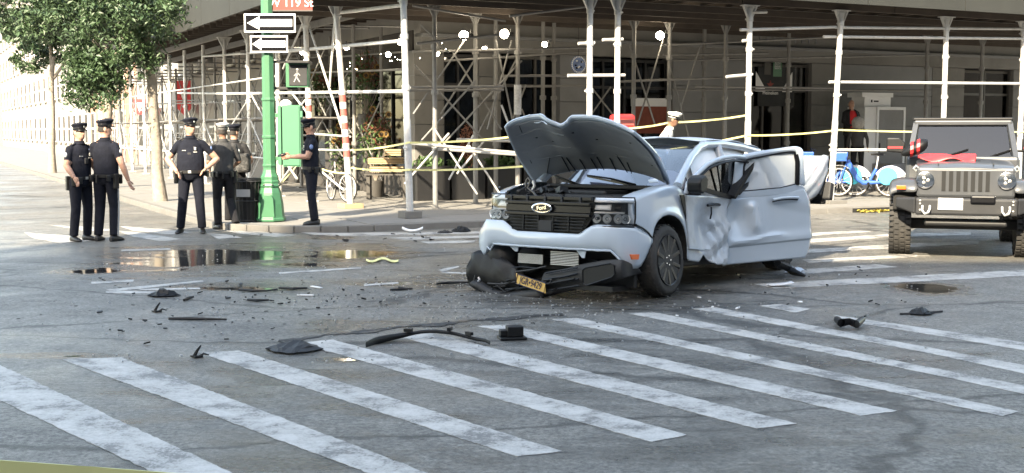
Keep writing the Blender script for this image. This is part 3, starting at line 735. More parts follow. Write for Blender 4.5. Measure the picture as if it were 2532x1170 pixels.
for k in range(12): dbox('deck_board', -.6 + k * .28, -.6 + k * .28 + .265, 5.86, 31, DZ + .305, DZ + .345, 'wood')
for k in range(11): dbox('hoarding_panel', -1.26, -1.22, -.70 + k * 2.85, -.70 + k * 2.85 + 2.83, DZ + .06, DZ + 2.1, 'hoarding')
for k in range(5): dbox('stringer', -.9, 24, .6 + k * 1.1, .66 + k * 1.1, DZ - .14, DZ - .005, 'wood')
# lit bulkhead lamps hung from the scaffold
lamps = [(1147, 88, 2.4, 1, 'white globe lamp hung before the dark glass door left of the raised bonnet'), (1247, 84, 2.6, 1, 'white globe lamp hung right of another one, above the raised bonnet'), (1632, 88, 2.9, 1, 'white globe lamp hung on a grey post above the white capped person'),
         (1080, 132, 3.2, .6, 'small lit lamp low on a rail just right of the corner post'), (1198, 121, 4.0, .5, 'tiny lit lamp on a shaded rail between two globe lamps'), (1347, 110, 3.4, .6, 'small double lit lamp on a rail above the notch in the bonnet')]
for px, py, d, k, lab in lamps:
    p = fhit(px, py, d); t = empty('work_lamp', lab, 'lamp', p, YAW, 'lit lamps along the scaffold')
    b = MB(); b.ell(p, (.085 * k + .01,) * 3); b.build('bulb', M['bulb'], t, smooth=60)
    b = MB(); b.cyl(p + EF * .075 * k, p + EF * .20 * k, .055 * k, .04 * k); b.cyl(p + EF * .15 * k, p + EF * .15 * k + UP * .12, .01); b.build('socket', M['darkframe'], t)
for px, py, s, k, lab in ((960, 135, 1.7, .7, 'lit lamp in front of the flower shop between two grey posts'), (857, 117, .3, .7, 'lit lamp beside the banded scaffold post'), (748, 130, .6, .7, 'upper of two lit lamps by the pedestrian signal'), (756, 151, .9, .6, 'lower of two lit lamps by the pedestrian signal'), (990, 103, .2, .7, 'lit lamp at the corner scaffold post')):
    p = shit(px, py, s); t = empty('work_lamp', lab, 'lamp', p, YAW, 'lit lamps along the scaffold')
    b = MB(); b.ell(p, (.085 * k,) * 3); b.build('bulb', M['bulb'], t, smooth=60)
    b = MB(); b.cyl(p + UP * .06 * k, p + UP * .17 * k, .05 * k, .04 * k); b.build('socket', M['darkframe'], t)
b = MB(); r_ = random.Random(8)
for i in range(16):
    d = 1 + i * .4; p = W(1.1 + .3 * math.sin(i), d, 3.35 - .25 * abs(math.sin(i * .35))); b.ell(p, (.007,) * 3, 6, 4)
tag(b.build('string_lights', M['bulb']), 'string of tiny lit bulbs sagging under the shed by the flower shop', 'string lights', kind='stuff')
# yellow tape tied between posts
def tape(pts, label, w=.036, sag=.03, n=10):
    b = MB(); rows = [[], []]
    for a, c in zip(pts, pts[1:]):
        for k in range(n + 1):
            t = k / n; p = a.lerp(c, t) - UP * sag * 4 * t * (1 - t); tw = (.18 if sag else 0) * math.sin(k * 1.3); q = (c - a).normalized().cross(UP)
            u = UP * math.cos(tw) + q * math.sin(tw); rows[0].append(p - u * w / 2); rows[1].append(p + u * w / 2)
    b.grid(rows); return tag(b.build('barrier_tape', M['yellow'], solid=.002), label, 'tape', 'yellow barrier tape strung on the scaffold')
tape([shit(868, 371, -.08), shit(1013, 352, -.08)], 'upper yellow tape between the banded post and the corner post')
tape([shit(868, 415, -.08), shit(1013, 420, -.08)], 'lower yellow tape between the banded post and the corner post')
tape([fhit(1013, 353, -.08), fhit(1270, 338, -.08), fhit(1457, 330, -.08)], 'upper yellow tape running right from the corner post to the bonnet')
tape([fhit(1013, 420, -.08), fhit(1310, 410, -.08), fhit(1457, 408, -.08)], 'lower yellow tape running right from the corner post behind the pickup')
tape([fhit(1530, 318, -.08), fhit(1655, 303, -.08), fhit(1848, 285, -.08)], 'yellow tape sloping behind the white capped person')
tape([fhit(1600, 374, -.08), fhit(1848, 335, -.08), fhit(2062, 323, -.08)], 'yellow tape reaching the sunlit post from over the pickup roof')
tape([fhit(2062, 321, -.08), fhit(2540, 326, -.08)], 'yellow tape passing over the blue bikes')
tape([gp(685, 462, .3), shit(745, 395, .0)], 'short yellow tape end hanging below the green box')
tape([shit(795, 418, -.08), shit(862, 428, -.08)], 'short yellow tape behind the officer holding a phone')
o = tape([at(-300, 1165, 2.2), at(226, 1203, 2.2), at(700, 1240, 2.15)], 'yellow tape close to the viewer across the lower left corner', .075, .0); o.pop('group')
# ------------------------------------------------------------------ trees
def tree(name, label, base, crown, n, th, lean, seed, low=0, mats='leaf', lsz=.085):
    r = random.Random(seed); t = empty(name, label, 'tree', base, 0, 'street trees along the kerb'); base = Vector(base)
    top = base + Vector((lean[0], lean[1], th)); b = MB(); P = [base + Vector((0, 0, -.02))]
    for k in range(1, 7): P.append(base.lerp(top, k / 6) + Vector((r.uniform(-.04, .04), r.uniform(-.04, .04), 0)))
    b.tube(P, [.17, .125, .118, .112, .105, .095, .08], 10); b.build('trunk', M['bark'], t, smooth=60)
    cents = []
    for (cx, cy, cz, rx, ry, rz, m) in crown:
        c = base + Vector((cx, cy, cz)); b = MB(); mid = top.lerp(c, .5) + Vector((0, 0, .25)); b.tube([base.lerp(top, .8), mid, c, c + Vector((r.uniform(-.4, .4), 0, -.2))], [.07, .045, .02, .008], 7); b.build('limb', M['bark'], t, smooth=60)
        for k in range(m):
            a = Vector((r.gauss(0, 1), r.gauss(0, 1), r.gauss(0, 1))).normalized() * (r.random() ** .45); cents.append(c + Vector((a.x * rx, a.y * ry, a.z * rz)))
    b = MB()
    for i in range(n):
        c = cents[r.randrange(len(cents))]; p = c + Vector((r.gauss(0, .15), r.gauss(0, .15), r.gauss(0, .11))); l = lsz * r.uniform(.7, 1.5)
        q = Euler((r.uniform(-1.1, 1.1), r.uniform(-1.1, 1.1), r.uniform(0, 6.3))).to_matrix()
        b.add([p + q @ Vector(v) for v in ((-l, 0, 0), (-.1 * l, -l * .42, .12 * l), (l, 0, -.1 * l), (-.1 * l, l * .42, .12 * l))], [(0, 1, 2), (0, 2, 3)])
    tag(b.build('crown', M[mats], t), kind='stuff')
    return t
bt = gp(397, 497, SW)
tree('street_tree', 'pale barked street tree with leaning trunk behind the officers', bt, [(-.9, -.3, 3.2, .9, .8, .7, 26), (-.5, -.4, 4.2, 1.3, 1, .8, 40), (-1.6, .2, 4.3, 1, 1, .8, 30), (-1.2, -.6, 2.5, .55, .5, .45, 14), (-1.4, -.3, 3.0, .5, .5, .5, 14)], 15000, 4.0, (-.25, .1), 1, lsz=.058)
b3 = W(-3.0, 15, SW)
tree('street_tree', 'second street tree farther back along the kerb', b3, [(0, 0, 5.0, 2.2, 2, 1.1, 60), (-1.5, -.5, 4.9, 1.5, 1.5, 1, 40), (.6, -1.5, 4.6, 1.6, 1.2, .8, 40)], 12000, 4.4, (.1, .1), 2, lsz=.075)
tree('street_tree', 'third street tree far back along the side street', W(-2.9, 29, SW), [(0, 0, 5.2, 2.6, 2.4, 1.5, 70), (2.2, .5, 5.2, 1.8, 1.6, 1.2, 40)], 8000, 4.4, (.1, .1), 3, lsz=.10)
# ------------------------------------------------------------------ the wrecked pickup (local: x forward, y to its own left, z up)
truck = empty('pickup_truck', 'pale wrecked pickup truck with raised buckled hood and open crumpled doors', 'pickup truck', (.83, 12.75, 0))
truck.rotation_mode = 'XYZ'
TM = Matrix.Translation((.83, 12.75, 0)) @ Matrix.Rotation(R(-126.7), 4, 'Z') @ Matrix.Rotation(R(-2.6), 4, 'Y') @ Matrix.Rotation(R(.3), 4, 'X')
truck.rotation_euler = TM.to_euler()
TI = TM.inverted()
def tl(px, py, ax, v):
    o = TI @ CAMP; d = TI.to_3x3() @ ray(px, py); return o + d * ((v - o[ax]) / d[ax])
def tpl(px, py, o, n):
    c = TI @ CAMP; d = TI.to_3x3() @ ray(px, py); o = Vector(o); n = Vector(n); return c + d * ((o - c).dot(n) / d.dot(n))
def TB(b, name, m, par=None, **k): return b.build(name, M[m] if isinstance(m, str) else m, par or truck, local=True, **k)
V = Vector
# bumper fascia: plan curve from its right side to its left side, torn lower edge
plan = [(.34, -.99), (.56, -.985), (.72, -.93), (.80, -.78), (.83, -.5), (.85, -.2), (.855, 0), (.85, .2), (.82, .46), (.78, .66), (.70, .80), (.58, .885), (.44, .915), (.34, .92)]
NP = 53; pl = resamp([(a, b_, 0) for a, b_ in plan], NP)
def fasc_top(y, x):
    ay = abs(y)
    z = .625 if ay < .38 else .625 + (ay - .38) / .16 * .10 if ay < .54 else .725
    if ay > .84: z = .725 - max(0, (.62 - x)) * .40
    if y < -.80: z -= min(1, (-y - .80) / .18) * .17
    return z
r_ = random.Random(2)
def fasc_bot(y, x):
    z = .465 + r_.uniform(-.0025, .0025)
    if y > .72: z = .465 - min(1, (y - .72) / .13) * .16
    if x < .50 and y > 0: z = .31 + max(0, (.50 - x)) * 1.2
    if y < -.70: z = .45 - min(1, (-y - .70) / .2) * .10 + r_.uniform(-.03, .03)
    return z
rows = [[] for _ in range(9)]
for p in pl:
    zt, zb = fasc_top(p.y, p.x), fasc_bot(p.y, p.x)
    for k in range(9):
        t = k / 8; bul = .014 * math.sin(math.pi * min(1, t * 1.25)) - .035 * max(0, t - .82) * 5 * (1 if abs(p.y) < .8 else .3)
        n = V((1, p.y * .35, 0)).normalized() if p.x > .6 else V((0, 1 if p.y > 0 else -1, 0))
        rows[k].append(V((p.x, p.y, zt + (zb - zt) * t)) + n * bul)
b = MB(); b.grid(rows); fas = TB(b, 'bumper_cover', 'paint', smooth=50, solid=.008)
b = MB(); b.tube([V((p.x - .01, p.y * .985, fasc_bot(p.y, p.x) + .010)) for p in pl[5:46]], .011, 6); TB(b, 'torn_edge', 'paint', fas)
b = MB()
for y, h in ((-.42, .05), (.40, .07)):
    b = MB()
    z = .46; b.prism([V((.80, y - .06, z)), V((.80, y + .05, z)), V((.79, y + .03, z - h)), V((.79, y - .0, z - h))], (-.012, 0, 0))
    TB(b, 'torn_tab', 'paint', fas)
b = MB(); mk = [tl(x, y, 1, .912) for x, y in ((1556, 629), (1579, 629), (1577, 642), (1560, 642))]; b.prism(mk, (0, .012, 0)); TB(b, 'side_marker', 'amber', bevel=.003)
b = MB(); b.tube([V((.60, .893, .735)), V((.50, .915, .70)), V((.42, .925, .66)), V((.34, .93, .60))], .010, 6); TB(b, 'panel_gap', 'gloss')
# grille
gr = MB(); gr.prism([V((.80, -.53, .99)), V((.80, .53, .99)), V((.80, .53, .80)), V((.80, .40, .63)), V((.80, -.42, .63)), V((.80, -.50, .78))], (-.03, 0, 0)); gr = TB(gr, 'grille', 'blackpl')
def gbar(y0, y1, z0, z1, x=.845, m='gloss', d=.03, nm='grille_bar'):
    b = MB(); b.box((x, (y0 + y1) / 2, (z0 + z1) / 2), (d, y1 - y0, z1 - z0)); return TB(b, nm, m, gr, bevel=.004)
gbar(-.51, .52, .905, .935); gbar(-.51, .52, .795, .825); gbar(-.51, .52, .83, .90, .83, 'gloss', .02); gbar(-.53, .53, .955, .99, .825)
for y in (-.44, -.24, -.02, .18, .40): gbar(y - .012, y + .012, .93, .985, .84, 'greypl')
for k in range(5):
    z = .645 + k * .031
    for y0, y1 in ((-.47 + .01 * (4 - k), -.29), (-.27, -.10), (.09, .26), (.28, .47 - .012 * (4 - k))): gbar(y0, y1, z, z + .013, .838, 'blackpl', .02); 
for y in (-.28, .27, -.095, .085): gbar(y - .008, y + .008, .64, .80, .842, 'blackpl', .025)
gbar(-.085, .075, .64, .745, .85, 'greypl', .02, 'radar_cover')
b = MB(); b.lathe((.862, -.04, .868), [(.0, 0), (1, 0), (1, .012), (.86, .016), (.84, .010), (0, .010)], 32, (1, 0, 0)); 
b.v = [(x, -.04 + (y + .04) * .125, .868 + (z - .868) * .052) for x, y, z in b.v]; emb = TB(b, 'emblem', 'chrome', gr, smooth=40)
b = MB(); b.lathe((.873, -.04, .868), [(0, 0), (1, 0), (1, .003), (0, .003)], 32, (1, 0, 0)); b.v = [(x, -.04 + (y + .04) * .102, .868 + (z - .868) * .039) for x, y, z in b.v]; TB(b, 'emblem_field', 'gloss', gr)
o = text('emblem_script', 'Ford', M['chrome'], (0, 0, 0), .06, Euler((0, 0, 0))); o.parent = gr; o.matrix_local = Matrix.Translation((.879, -.04, .870)) @ Euler((R(90), R(-8), R(90))).to_matrix().to_4x4()
# headlights
def headlight(sg):
    P = [(.80, .52), (.775, .66), (.71, .79), (.60, .875)]; ps = resamp([V((x, y * sg, 0)) for x, y in P], 13)
    b = MB(); b.grid([[V((p.x - .05, p.y * .96, z)) for p in ps] for z in (.985, .72)]); h = TB(b, 'headlight', 'lampgrey', solid=.01)
    def strip(i0, i1, z0, z1, m, nm, o=-.02, rnd_=.012):
        b = MB(); b.grid([[p + V((o + q_, q_ * sg * .4, z)) - V((0, sg * .008, 0)) for p in ps[i0:i1]] for z, q_ in ((z1, -.025 if z1 - z0 < .06 else -.008), ((z0 + z1) / 2, 0), (z0, .014))]); return TB(b, nm, m, h, solid=rnd_, smooth=60)
    strip(0, 13, .945, .985, 'lampwhite', 'daylight_bar'); strip(10, 13, .74, .95, 'lampwhite', 'daylight_bar')
    strip(0, 10, .838, .85, 'lampwhite', 'divider_trim'); strip(0, 6, .87, .925, 'lampwhite', 'reflector', -.035); strip(6, 9, .87, .925, 'greypl', 'indicator', -.03)
    for k in (1, 4, 7, 9):
        p = ps[k] + V((-.035, 0, .785)); b = MB(); b.lathe(p, [(.012, -.025), (.035, -.01), (.046, .02), (.047, .026), (.043, .025), (.034, .0), (.014, -.016)], 14, (1, .35 * sg * k / 9, 0)); TB(b, 'lamp_bowl', 'lampwhite', h, smooth=50)
        b = MB(); b.ell(p + V((.015, 0, 0)), (.018,) * 3, 8, 6); TB(b, 'lamp_lens', 'lens', h, smooth=60)
    b = MB(); b.grid([[p + V((.004, sg * .004, z)) + V((.015 * math.sin(math.pi * k / 4), 0, 0)) for p in ps] for k, z in enumerate((.988, .92, .85, .78, .715))]); TB(b, 'lens_cover', 'lens', h, smooth=60)
    b = MB(); b.tube([ps[0] + V((0, 0, .995))] + [p + V((.006, 0, .995)) for p in ps] + [ps[-1] + V((-.01, 0, .95)), ps[-1] + V((-.01, sg * .005, .80)), ps[-1] + V((0.0, 0, .715))] + [p + V((.006, 0, .712)) for p in ps[::-1]], .008, 6); TB(b, 'seal', 'gloss', h)
    return h
headlight(1); headlight(-1)
# inner front: radiator support, intercooler, wheel liners, broken lower bumper
b = MB(); b.box((.50, 0, .42), (.05, 1.7, .62)); TB(b, 'front_backing', 'dark')
b = MB(); b.box((.58, 0, .90), (.26, .98, .10)); TB(b, 'front_beam', 'blackpl')
for x0, y0, x1, y1 in ((1282, 626, 1344, 654), (1362, 620, 1432, 660)):
    a, c = tl(x0, y0, 0, .70), tl(x1, y1, 0, .70); b = MB(); b.box((.69, (a.y + c.y) / 2, (a.z + c.z) / 2), (.02, abs(c.y - a.y), abs(a.z - c.z))); h = TB(b, 'cooler', 'blackpl')
    for k in range(9):
        z = c.z + (a.z - c.z) * (k + .5) / 9; b = MB(); b.box((.705, (a.y + c.y) / 2, z), (.012, abs(c.y - a.y) - .01, abs(a.z - c.z) / 18)); TB(b, 'cooler_fin', 'alu', h)
b = MB(); b.ell((.46, -.74, .32), (.30, .28, .34), 18, 12); b.v = [(x + r_.uniform(-.025, .025), y + r_.uniform(-.025, .025), z + r_.uniform(-.02, .02)) for x, y, z in b.v]; TB(b, 'wheel_liner', 'blackpl', smooth=30)
b = MB(); b.ell((.56, -.38, .32), (.12, .16, .16), 14, 8); b.ell((.50, -.56, .12), (.2, .16, .10), 12, 6); TB(b, 'duct', 'greypl', smooth=60)
def tr(pts, ax, v): return [tl(x, y, ax, v) for x, y in pts]
top = tr([(1345, 672), (1400, 664), (1440, 652), (1500, 642), (1540, 641)], 0, .75) + [tl(1562, 652, 1, .86), tl(1585, 668, 1, .89)]
bot = tr([(1335, 738), (1400, 722), (1450, 712), (1500, 700), (1545, 688)], 0, .74) + [tl(1570, 680, 1, .85), tl(1592, 674, 1, .89)]
T_, B_ = resamp(top, 17), resamp(bot, 17); rows = [[T_[i].lerp(B_[i], k / 6) + V((.035 * math.sin(math.pi * k / 6), 0, 0)) for i in range(17)] for k in range(7)]
b = MB(); b.grid(rows); lb = TB(b, 'lower_bumper', 'greypl', smooth=60, solid=.012, sub=1)
ins = tr([(1440, 668), (1448, 662), (1510, 651), (1518, 656), (1520, 678), (1512, 686), (1450, 706), (1441, 700)], 0, .79); b = MB()
b.tube(ins + ins[:1], .007, 6); TB(b, 'fog_lamp_trim', 'gloss', lb)
b = MB(); b.prism([p - V((.012, 0, 0)) for p in ins], (.01, 0, 0)); TB(b, 'fog_lamp_blank', 'blackpl', lb)
for a in ([(1350, 676), (1395, 668), (1428, 662)], [(1350, 690), (1395, 684), (1428, 676)], [(1352, 704), (1395, 697), (1430, 690)], [(1355, 718), (1395, 712), (1432, 706)]):
    b = MB(); b.tube(tr(a, 0, .80), .008, 6); TB(b, 'louvre', 'gloss', lb)
# hanging torn lip, broken strips at its right corner
T_ = resamp(tr([(1182, 690), (1215, 712), (1255, 722), (1300, 716), (1345, 706)], 0, .80), 13); B_ = resamp(tr([(1160, 703), (1200, 728), (1240, 738), (1300, 740), (1345, 736)], 0, .84), 13)
b = MB(); b.grid([[T_[i].lerp(B_[i], k / 4) + V((.03 * math.sin(k * .8), 0, r_.uniform(-.004, .004))) for i in range(13)] for k in range(5)]); TB(b, 'hanging_lip', 'greypl', solid=.01, smooth=50)
for a, rr, m in (([(1206, 701), (1240, 703), (1275, 697)], .010, 'greypl'), ([(1275, 672), (1310, 668), (1350, 659)], .010, 'greypl'), ([(1250, 716), (1300, 712), (1420, 690)], .012, 'blackpl'), ([(1266, 662), (1290, 660), (1330, 664)], .006, 'gloss'), ([(1180, 700), (1186, 692), (1183, 686)], .014, 'alu'), ([(1170, 706), (1215, 730), (1250, 740)], .008, 'blackpl')):
    b = MB(); b.tube(tr(a, 0, .82), rr, 6); TB(b, 'broken_strip', m)
T_ = resamp(tr([(1168, 628), (1185, 618), (1215, 622), (1250, 640), (1280, 662)], 0, .74), 15); B_ = resamp(tr([(1162, 706), (1190, 722), (1225, 737), (1262, 741), (1300, 738)], 0, .70), 15)
b = MB(); b.grid([[T_[i].lerp(B_[i], k / 8) + V((.07 * math.sin(math.pi * k / 8) + r_.uniform(-.015, .015), r_.uniform(-.01, .01), 0)) for i in range(15)] for k in range(9)]); TB(b, 'torn_liner', 'blackpl', solid=.01, smooth=40)
for k in range(16):
    q = tl(1175 + k * 13, 690 + (k * 29) % 34, 0, .80); b = MB(); b.tube([q, q + V((.02, r_.uniform(-.12, .12), r_.uniform(-.05, .05))), q + V((.05, r_.uniform(-.2, .2), r_.uniform(-.07, .02)))], [.012, .010, .004], 5); TB(b, 'torn_strip', 'greypl' if k % 2 else 'blackpl')
b = MB(); b.box((.60, .1, .10), (.34, 1.3, .05)); TB(b, 'under_tray', 'blackpl')
# licence plate hanging askew
P = tr([(1276, 676), (1345, 700), (1346, 726), (1278, 702)], 0, .90); P[1] += V((-.02, 0, 0)); P[2] += V((-.02, 0, 0))
b = MB(); b.prism(P, (-.006, 0, 0)); lp = TB(b, 'licence_plate', 'plate')
ux = (P[1] - P[0]).normalized(); uz = (P[0] - P[3]); uz = (uz - ux * uz.dot(ux)).normalized(); un = ux.cross(uz)
W_, H_ = (P[1] - P[0]).length, (P[0] - P[3]).length; cc = (P[0] + P[1] + P[2] + P[3]) / 4
b = MB(); fr_ = [cc + ux * x * W_ / 2 * .97 + uz * z * H_ / 2 * .92 + un * .004 for x, z in ((-1, 1), (1, 1), (1, -1), (-1, -1), (-1, 1))]; b.tube(fr_, .004, 5); TB(b, 'plate_rim', 'navy', lp)
o = text('plate_lettering', 'JGR\u20229429', M['navy'], (0, 0, 0), .098, Euler((0, 0, 0)), ext=.002); o.parent = lp
rm = Matrix((ux, uz, un)).transposed().to_4x4(); o.matrix_local = Matrix.Translation(cc + un * .005) @ rm @ Matrix.Diagonal((W_ / .52, 1, 1, 1))
# fenders: side sheet with wheel arch
def fender(sg):
    f = (lambda x, y: tl(x, y, 1, .9)) 
    outer = [(.61, .985), (.45, 1.03), (.30, 1.06), (.12, 1.09), (-.08, 1.115), (-.26, 1.11), (-.38, 1.06), (-.415, .9), (-.43, .7), (-.45, .52), (-.47, .36)]
    arch = [(.335, .60), (.31, .69), (.24, .765), (.14, .81), (.02, .825), (-.10, .81), (-.21, .765), (-.29, .70), (-.345, .61), (-.375, .50), (-.385, .36)]
    outer = [(.60, .735)] + outer; arch = [(.34, .60)] + arch
    O = resamp([(x, 0, z) for x, z in outer], 33); A = resamp([(x, 0, z) for x, z in arch], 33); rows = []
    for k in range(9):
        t = k / 8; row = []
        for i in range(33):
            p = A[i].lerp(O[i], t); y = .925 - .05 * max(0, p.z - .80) ** 1.2 * 3 - .02 * max(0, .2 - abs(t - .25)) + .018 * math.exp(-((t - .12) / .1) ** 2)
            y -= max(0, p.x - .34) * .22
            row.append(V((p.x, sg * y, p.z)))
        rows.append(row)
    # roll over the top edge towards the engine bay
    rows.append([q + V((0, -sg * .05, .012)) for q in rows[-1]]); rows.append([q + V((0, -sg * .09, .002)) for q in rows[-1]])
    b = MB(); b.grid(rows); o = TB(b, 'front_fender', 'paint', smooth=55, solid=.01, sub=1)
    b = MB(); rg = [V((a.x, sg * .925, a.z)) for a in A]; b.grid([[p - V((0, sg * q, 0)) for p in rg] for q in (.0, .25, .55)]); TB(b, 'arch_liner', 'dark', solid=.01)
    return o
fender(1); fender(-1)
b = MB(); b.prism(tr([(1680, 482), (1690, 482), (1697, 520), (1697, 548)], 1, .935), (0, .01, 0)); TB(b, 'fender_vent', 'blackpl')
# engine bay
b = MB(); b.box((.05, 0, .80), (1.0, 1.5, .3)); TB(b, 'engine_bay_floor', 'dark')
b = MB(); b.box((-.33, 0, 1.09), (.30, 1.50, .05)); TB(b, 'cowl', 'blackpl', bevel=.015)
b = MB(); b.box((.30, .22, .97), (.70, .85, .10)); b.box((.05, .1, 1.02), (.5, .5, .08)); TB(b, 'engine_cover', 'blackpl', bevel=.03)
b = MB()
for k in range(13):
    p = V((r_.uniform(.25, .75), r_.uniform(-.72, -.28), r_.uniform(.96, 1.05))); q = p + V((r_.uniform(-.15, .15), r_.uniform(-.15, .15), r_.uniform(-.02, .09))); b.tube([p, p.lerp(q, .5) + V((0, 0, .012)), q], r_.uniform(.005, .012), 6)
tag(TB(b, 'torn_engine_parts', 'lampgrey', smooth=50), kind='stuff')
b = MB()
for k in range(22):
    p = V((r_.uniform(.1, .75), r_.uniform(-.75, .1), r_.uniform(.96, 1.04))); b.box(p, (r_.uniform(.03, .12), r_.uniform(.03, .12), r_.uniform(.02, .08)), Euler((r_.uniform(-.5, .5), r_.uniform(-.5, .5), r_.uniform(0, 3))).to_matrix())
    TB(b, 'engine_part', 'blackpl', bevel=.006); b = MB()
b = MB(); b.tube(tr([(1300, 462), (1302, 445), (1306, 440), (1312, 447), (1305, 465), (1318, 475), (1332, 492)], 0, .75), .012, 6); TB(b, 'hood_latch', 'lampgrey', smooth=50); b = MB(); b.tube(tr([(1318, 447), (1322, 460), (1316, 470)], 0, .5), .016, 6); TB(b, 'hood_latch', 'alu', smooth=50)
# raised hood: outer skin, liner, seams
topc = tr([(1249, 316), (1256, 306), (1272, 297), (1305, 288), (1343, 283), (1366, 297), (1388, 310), (1400, 303), (1411, 288), (1440, 287), (1472, 289), (1510, 300), (1545, 315), (1568, 328)], 0, .58)
rear = tr([(1318, 447), (1330, 442), (1350, 435), (1380, 428), (1410, 422), (1440, 417), (1475, 415), (1505, 415), (1540, 418), (1570, 424), (1600, 431), (1625, 440), (1640, 447), (1655, 456)], 0, -.42)
NH = 41; T_, B_ = resamp(topc, NH), resamp(rear, NH); rows = []
for i in range(15):
    t = i / 14; row = []
    for j in range(NH):
        u = j / (NH - 1); p = T_[j].lerp(B_[j], t)
        if t > 0: p = p + (B_[j] - T_[j]) * 0
        cr = .05 * math.sin(math.pi * t); p = p + V((-.0, 0, cr * .6))
        fold = math.exp(-((u - .36) / .07) ** 2) * (1 - t) ** 2 * .05; p += V((fold, 0, -fold * .3))
        # the straight side edge bows out a little
        p += V((0, (u - .5) * .10 * math.sin(math.pi * t) * 1.2, 0)); row.append(p)
    rows.append(row)
b = MB(); b.grid(rows); hood = TB(b, 'hood', 'paint', smooth=45, solid=.032, off=0)
nrm = (T_[NH // 2] - B_[NH // 2]).cross(V((0, 1, 0))).normalized()
if nrm.z > 0: nrm = -nrm
def hp(u, t, o=.0):
    i = min(13.999, t * 14); j = min(NH - 1.001, u * (NH - 1)); a, c = int(i), int(j); fi, fj = i - a, j - c
    return rows[a][c].lerp(rows[a][c + 1], fj).lerp(rows[a + 1][c].lerp(rows[a + 1][c + 1], fj), fi) + nrm * o
b = MB(); lr = []
for i in range(15):
    t = .045 + .935 * i / 14; lr.append([hp(.022 + .956 * j / 40, t, .024 + .012 * math.sin(math.pi * t) + (.014 * math.exp(-((t - .62) / .05) ** 2)) + .012 * math.exp(-((t - .9) / .05) ** 2) + .010 * math.exp(-((t - .12) / .05) ** 2)) for j in range(41)])
b.grid(lr); TB(b, 'hood_liner', 'hoodliner', hood, smooth=60, solid=.006, sub=1)
for u0, t0, u1, t1 in ((.30, .98, .30, .72), (.345, .98, .33, .74), (.42, .98, .42, .76), (.50, .98, .50, .75), (.545, .98, .545, .75), (.63, .98, .63, .76), (.71, .98, .69, .72), (.74, .98, .74, .80), (.14, .93, .22, .70), (.08, .72, .09, .56), (.66, .58, .70, .70), (.12, .08, .12, .20)):
    b = MB(); b.tube([hp(u0 + (u1 - u0) * k / 4, t0 + (t1 - t0) * k / 4, .040) for k in range(5)], .0055, 5); TB(b, 'liner_slot', 'gloss', hood)
for u0, u1, t in ((.06, .42, .52), (.44, .95, .54), (.10, .9, .68), (.06, .44, .22)):
    b = MB(); b.tube([hp(u0 + (u1 - u0) * k / 10, t + .02 * math.sin(k), .032) for k in range(11)], .012, 6); TB(b, 'liner_rib', 'hoodliner', hood, smooth=60)
for u, t in ((.3, .45), (.62, .42), (.5, .2), (.2, .35), (.78, .62), (.86, .35), (.93, .7)): b = MB(); b.ell(hp(u, t, .036), (.016, .016, .008), 8, 5); TB(b, 'liner_clip', 'gloss', hood)
b = MB(); cr = [hp(.20 + .16 * k / 5, .0 + .03 * math.sin(k), .0) for k in range(6)]; b.tube([p + V((.01, 0, .012)) for p in cr], .008, 6); cr2 = [p + V((-.02, 0, -.06)) for p in cr]; b.tube(cr2[1:], .006, 6); TB(b, 'creased_edge', 'paint', hood)
b = MB(); b.tube([hp(.99, t, -.004) for t in (.02, .2, .4, .6, .8, .99)] , .014, 6); b.tube([hp(u, .004, -.006) for u in [k / 40 for k in range(41)]], .012, 6); TB(b, 'hood_edge', 'paint', hood, smooth=60)
# windshield, wipers
wt = tr([(1612, 373), (1650, 372), (1697, 373)], 1, 0)
def ws(y, t): 
    x = -.40 - .78 * t - .10 * (y / .7) ** 2 * (1 - t); return V((x, y * (1 - .14 * t), 1.10 + .47 * t - .02 * abs(y / .7) ** 2 + .03 * math.sin(math.pi * t)))
b = MB(); b.grid([[ws(-.72 + 1.44 * j / 16, t) for j in range(17)] for t in [k / 8 for k in range(9)]]); TB(b, 'windshield', 'windshield', smooth=80)
b = MB(); b.tube([ws(-.72 + 1.44 * j / 16, 1.0) + V((0, 0, .0)) for j in range(17)], .008, 6); b.tube([ws(.715, k / 8) + V((0, 0, .004)) for k in range(9)], .012, 6); b.tube([ws(-.715, k / 8) + V((0, 0, .004)) for k in range(9)], .012, 6); TB(b, 'windshield_seal', 'gloss')
for pa, pb, pc in (((1366, 437), (1400, 450), (1440, 465)), ((1455, 440), (1515, 449), (1575, 464))):
    q = [tpl(*p, (-.55, 0, 1.20), (.47, 0, .78)) for p in (pa, pb, pc)]; 
    b = MB(); b.tube([p + V((.03, 0, .03)) for p in q], [.009, .011, .012], 6); o = TB(b, 'wiper', 'gloss'); b = MB(); b.bar(q[0] + V((.02, 0, .018)), q[2] + V((.02, 0, .012)), .012, .02); b.bar(q[1] + V((.02, .0, .02)), q[2] + V((.12, .1, -.02)), .02, .016); TB(b, 'wiper_blade', 'gloss', o)
b = MB(); q = [tpl(*p, (-.62, 0, 1.24), (.47, 0, .78)) for p in ((1604, 450), (1626, 446), (1630, 456), (1606, 457))]; b.prism([p + V((.01, 0, .02)) for p in q], (0, 0, .002)); TB(b, 'paper', 'white')
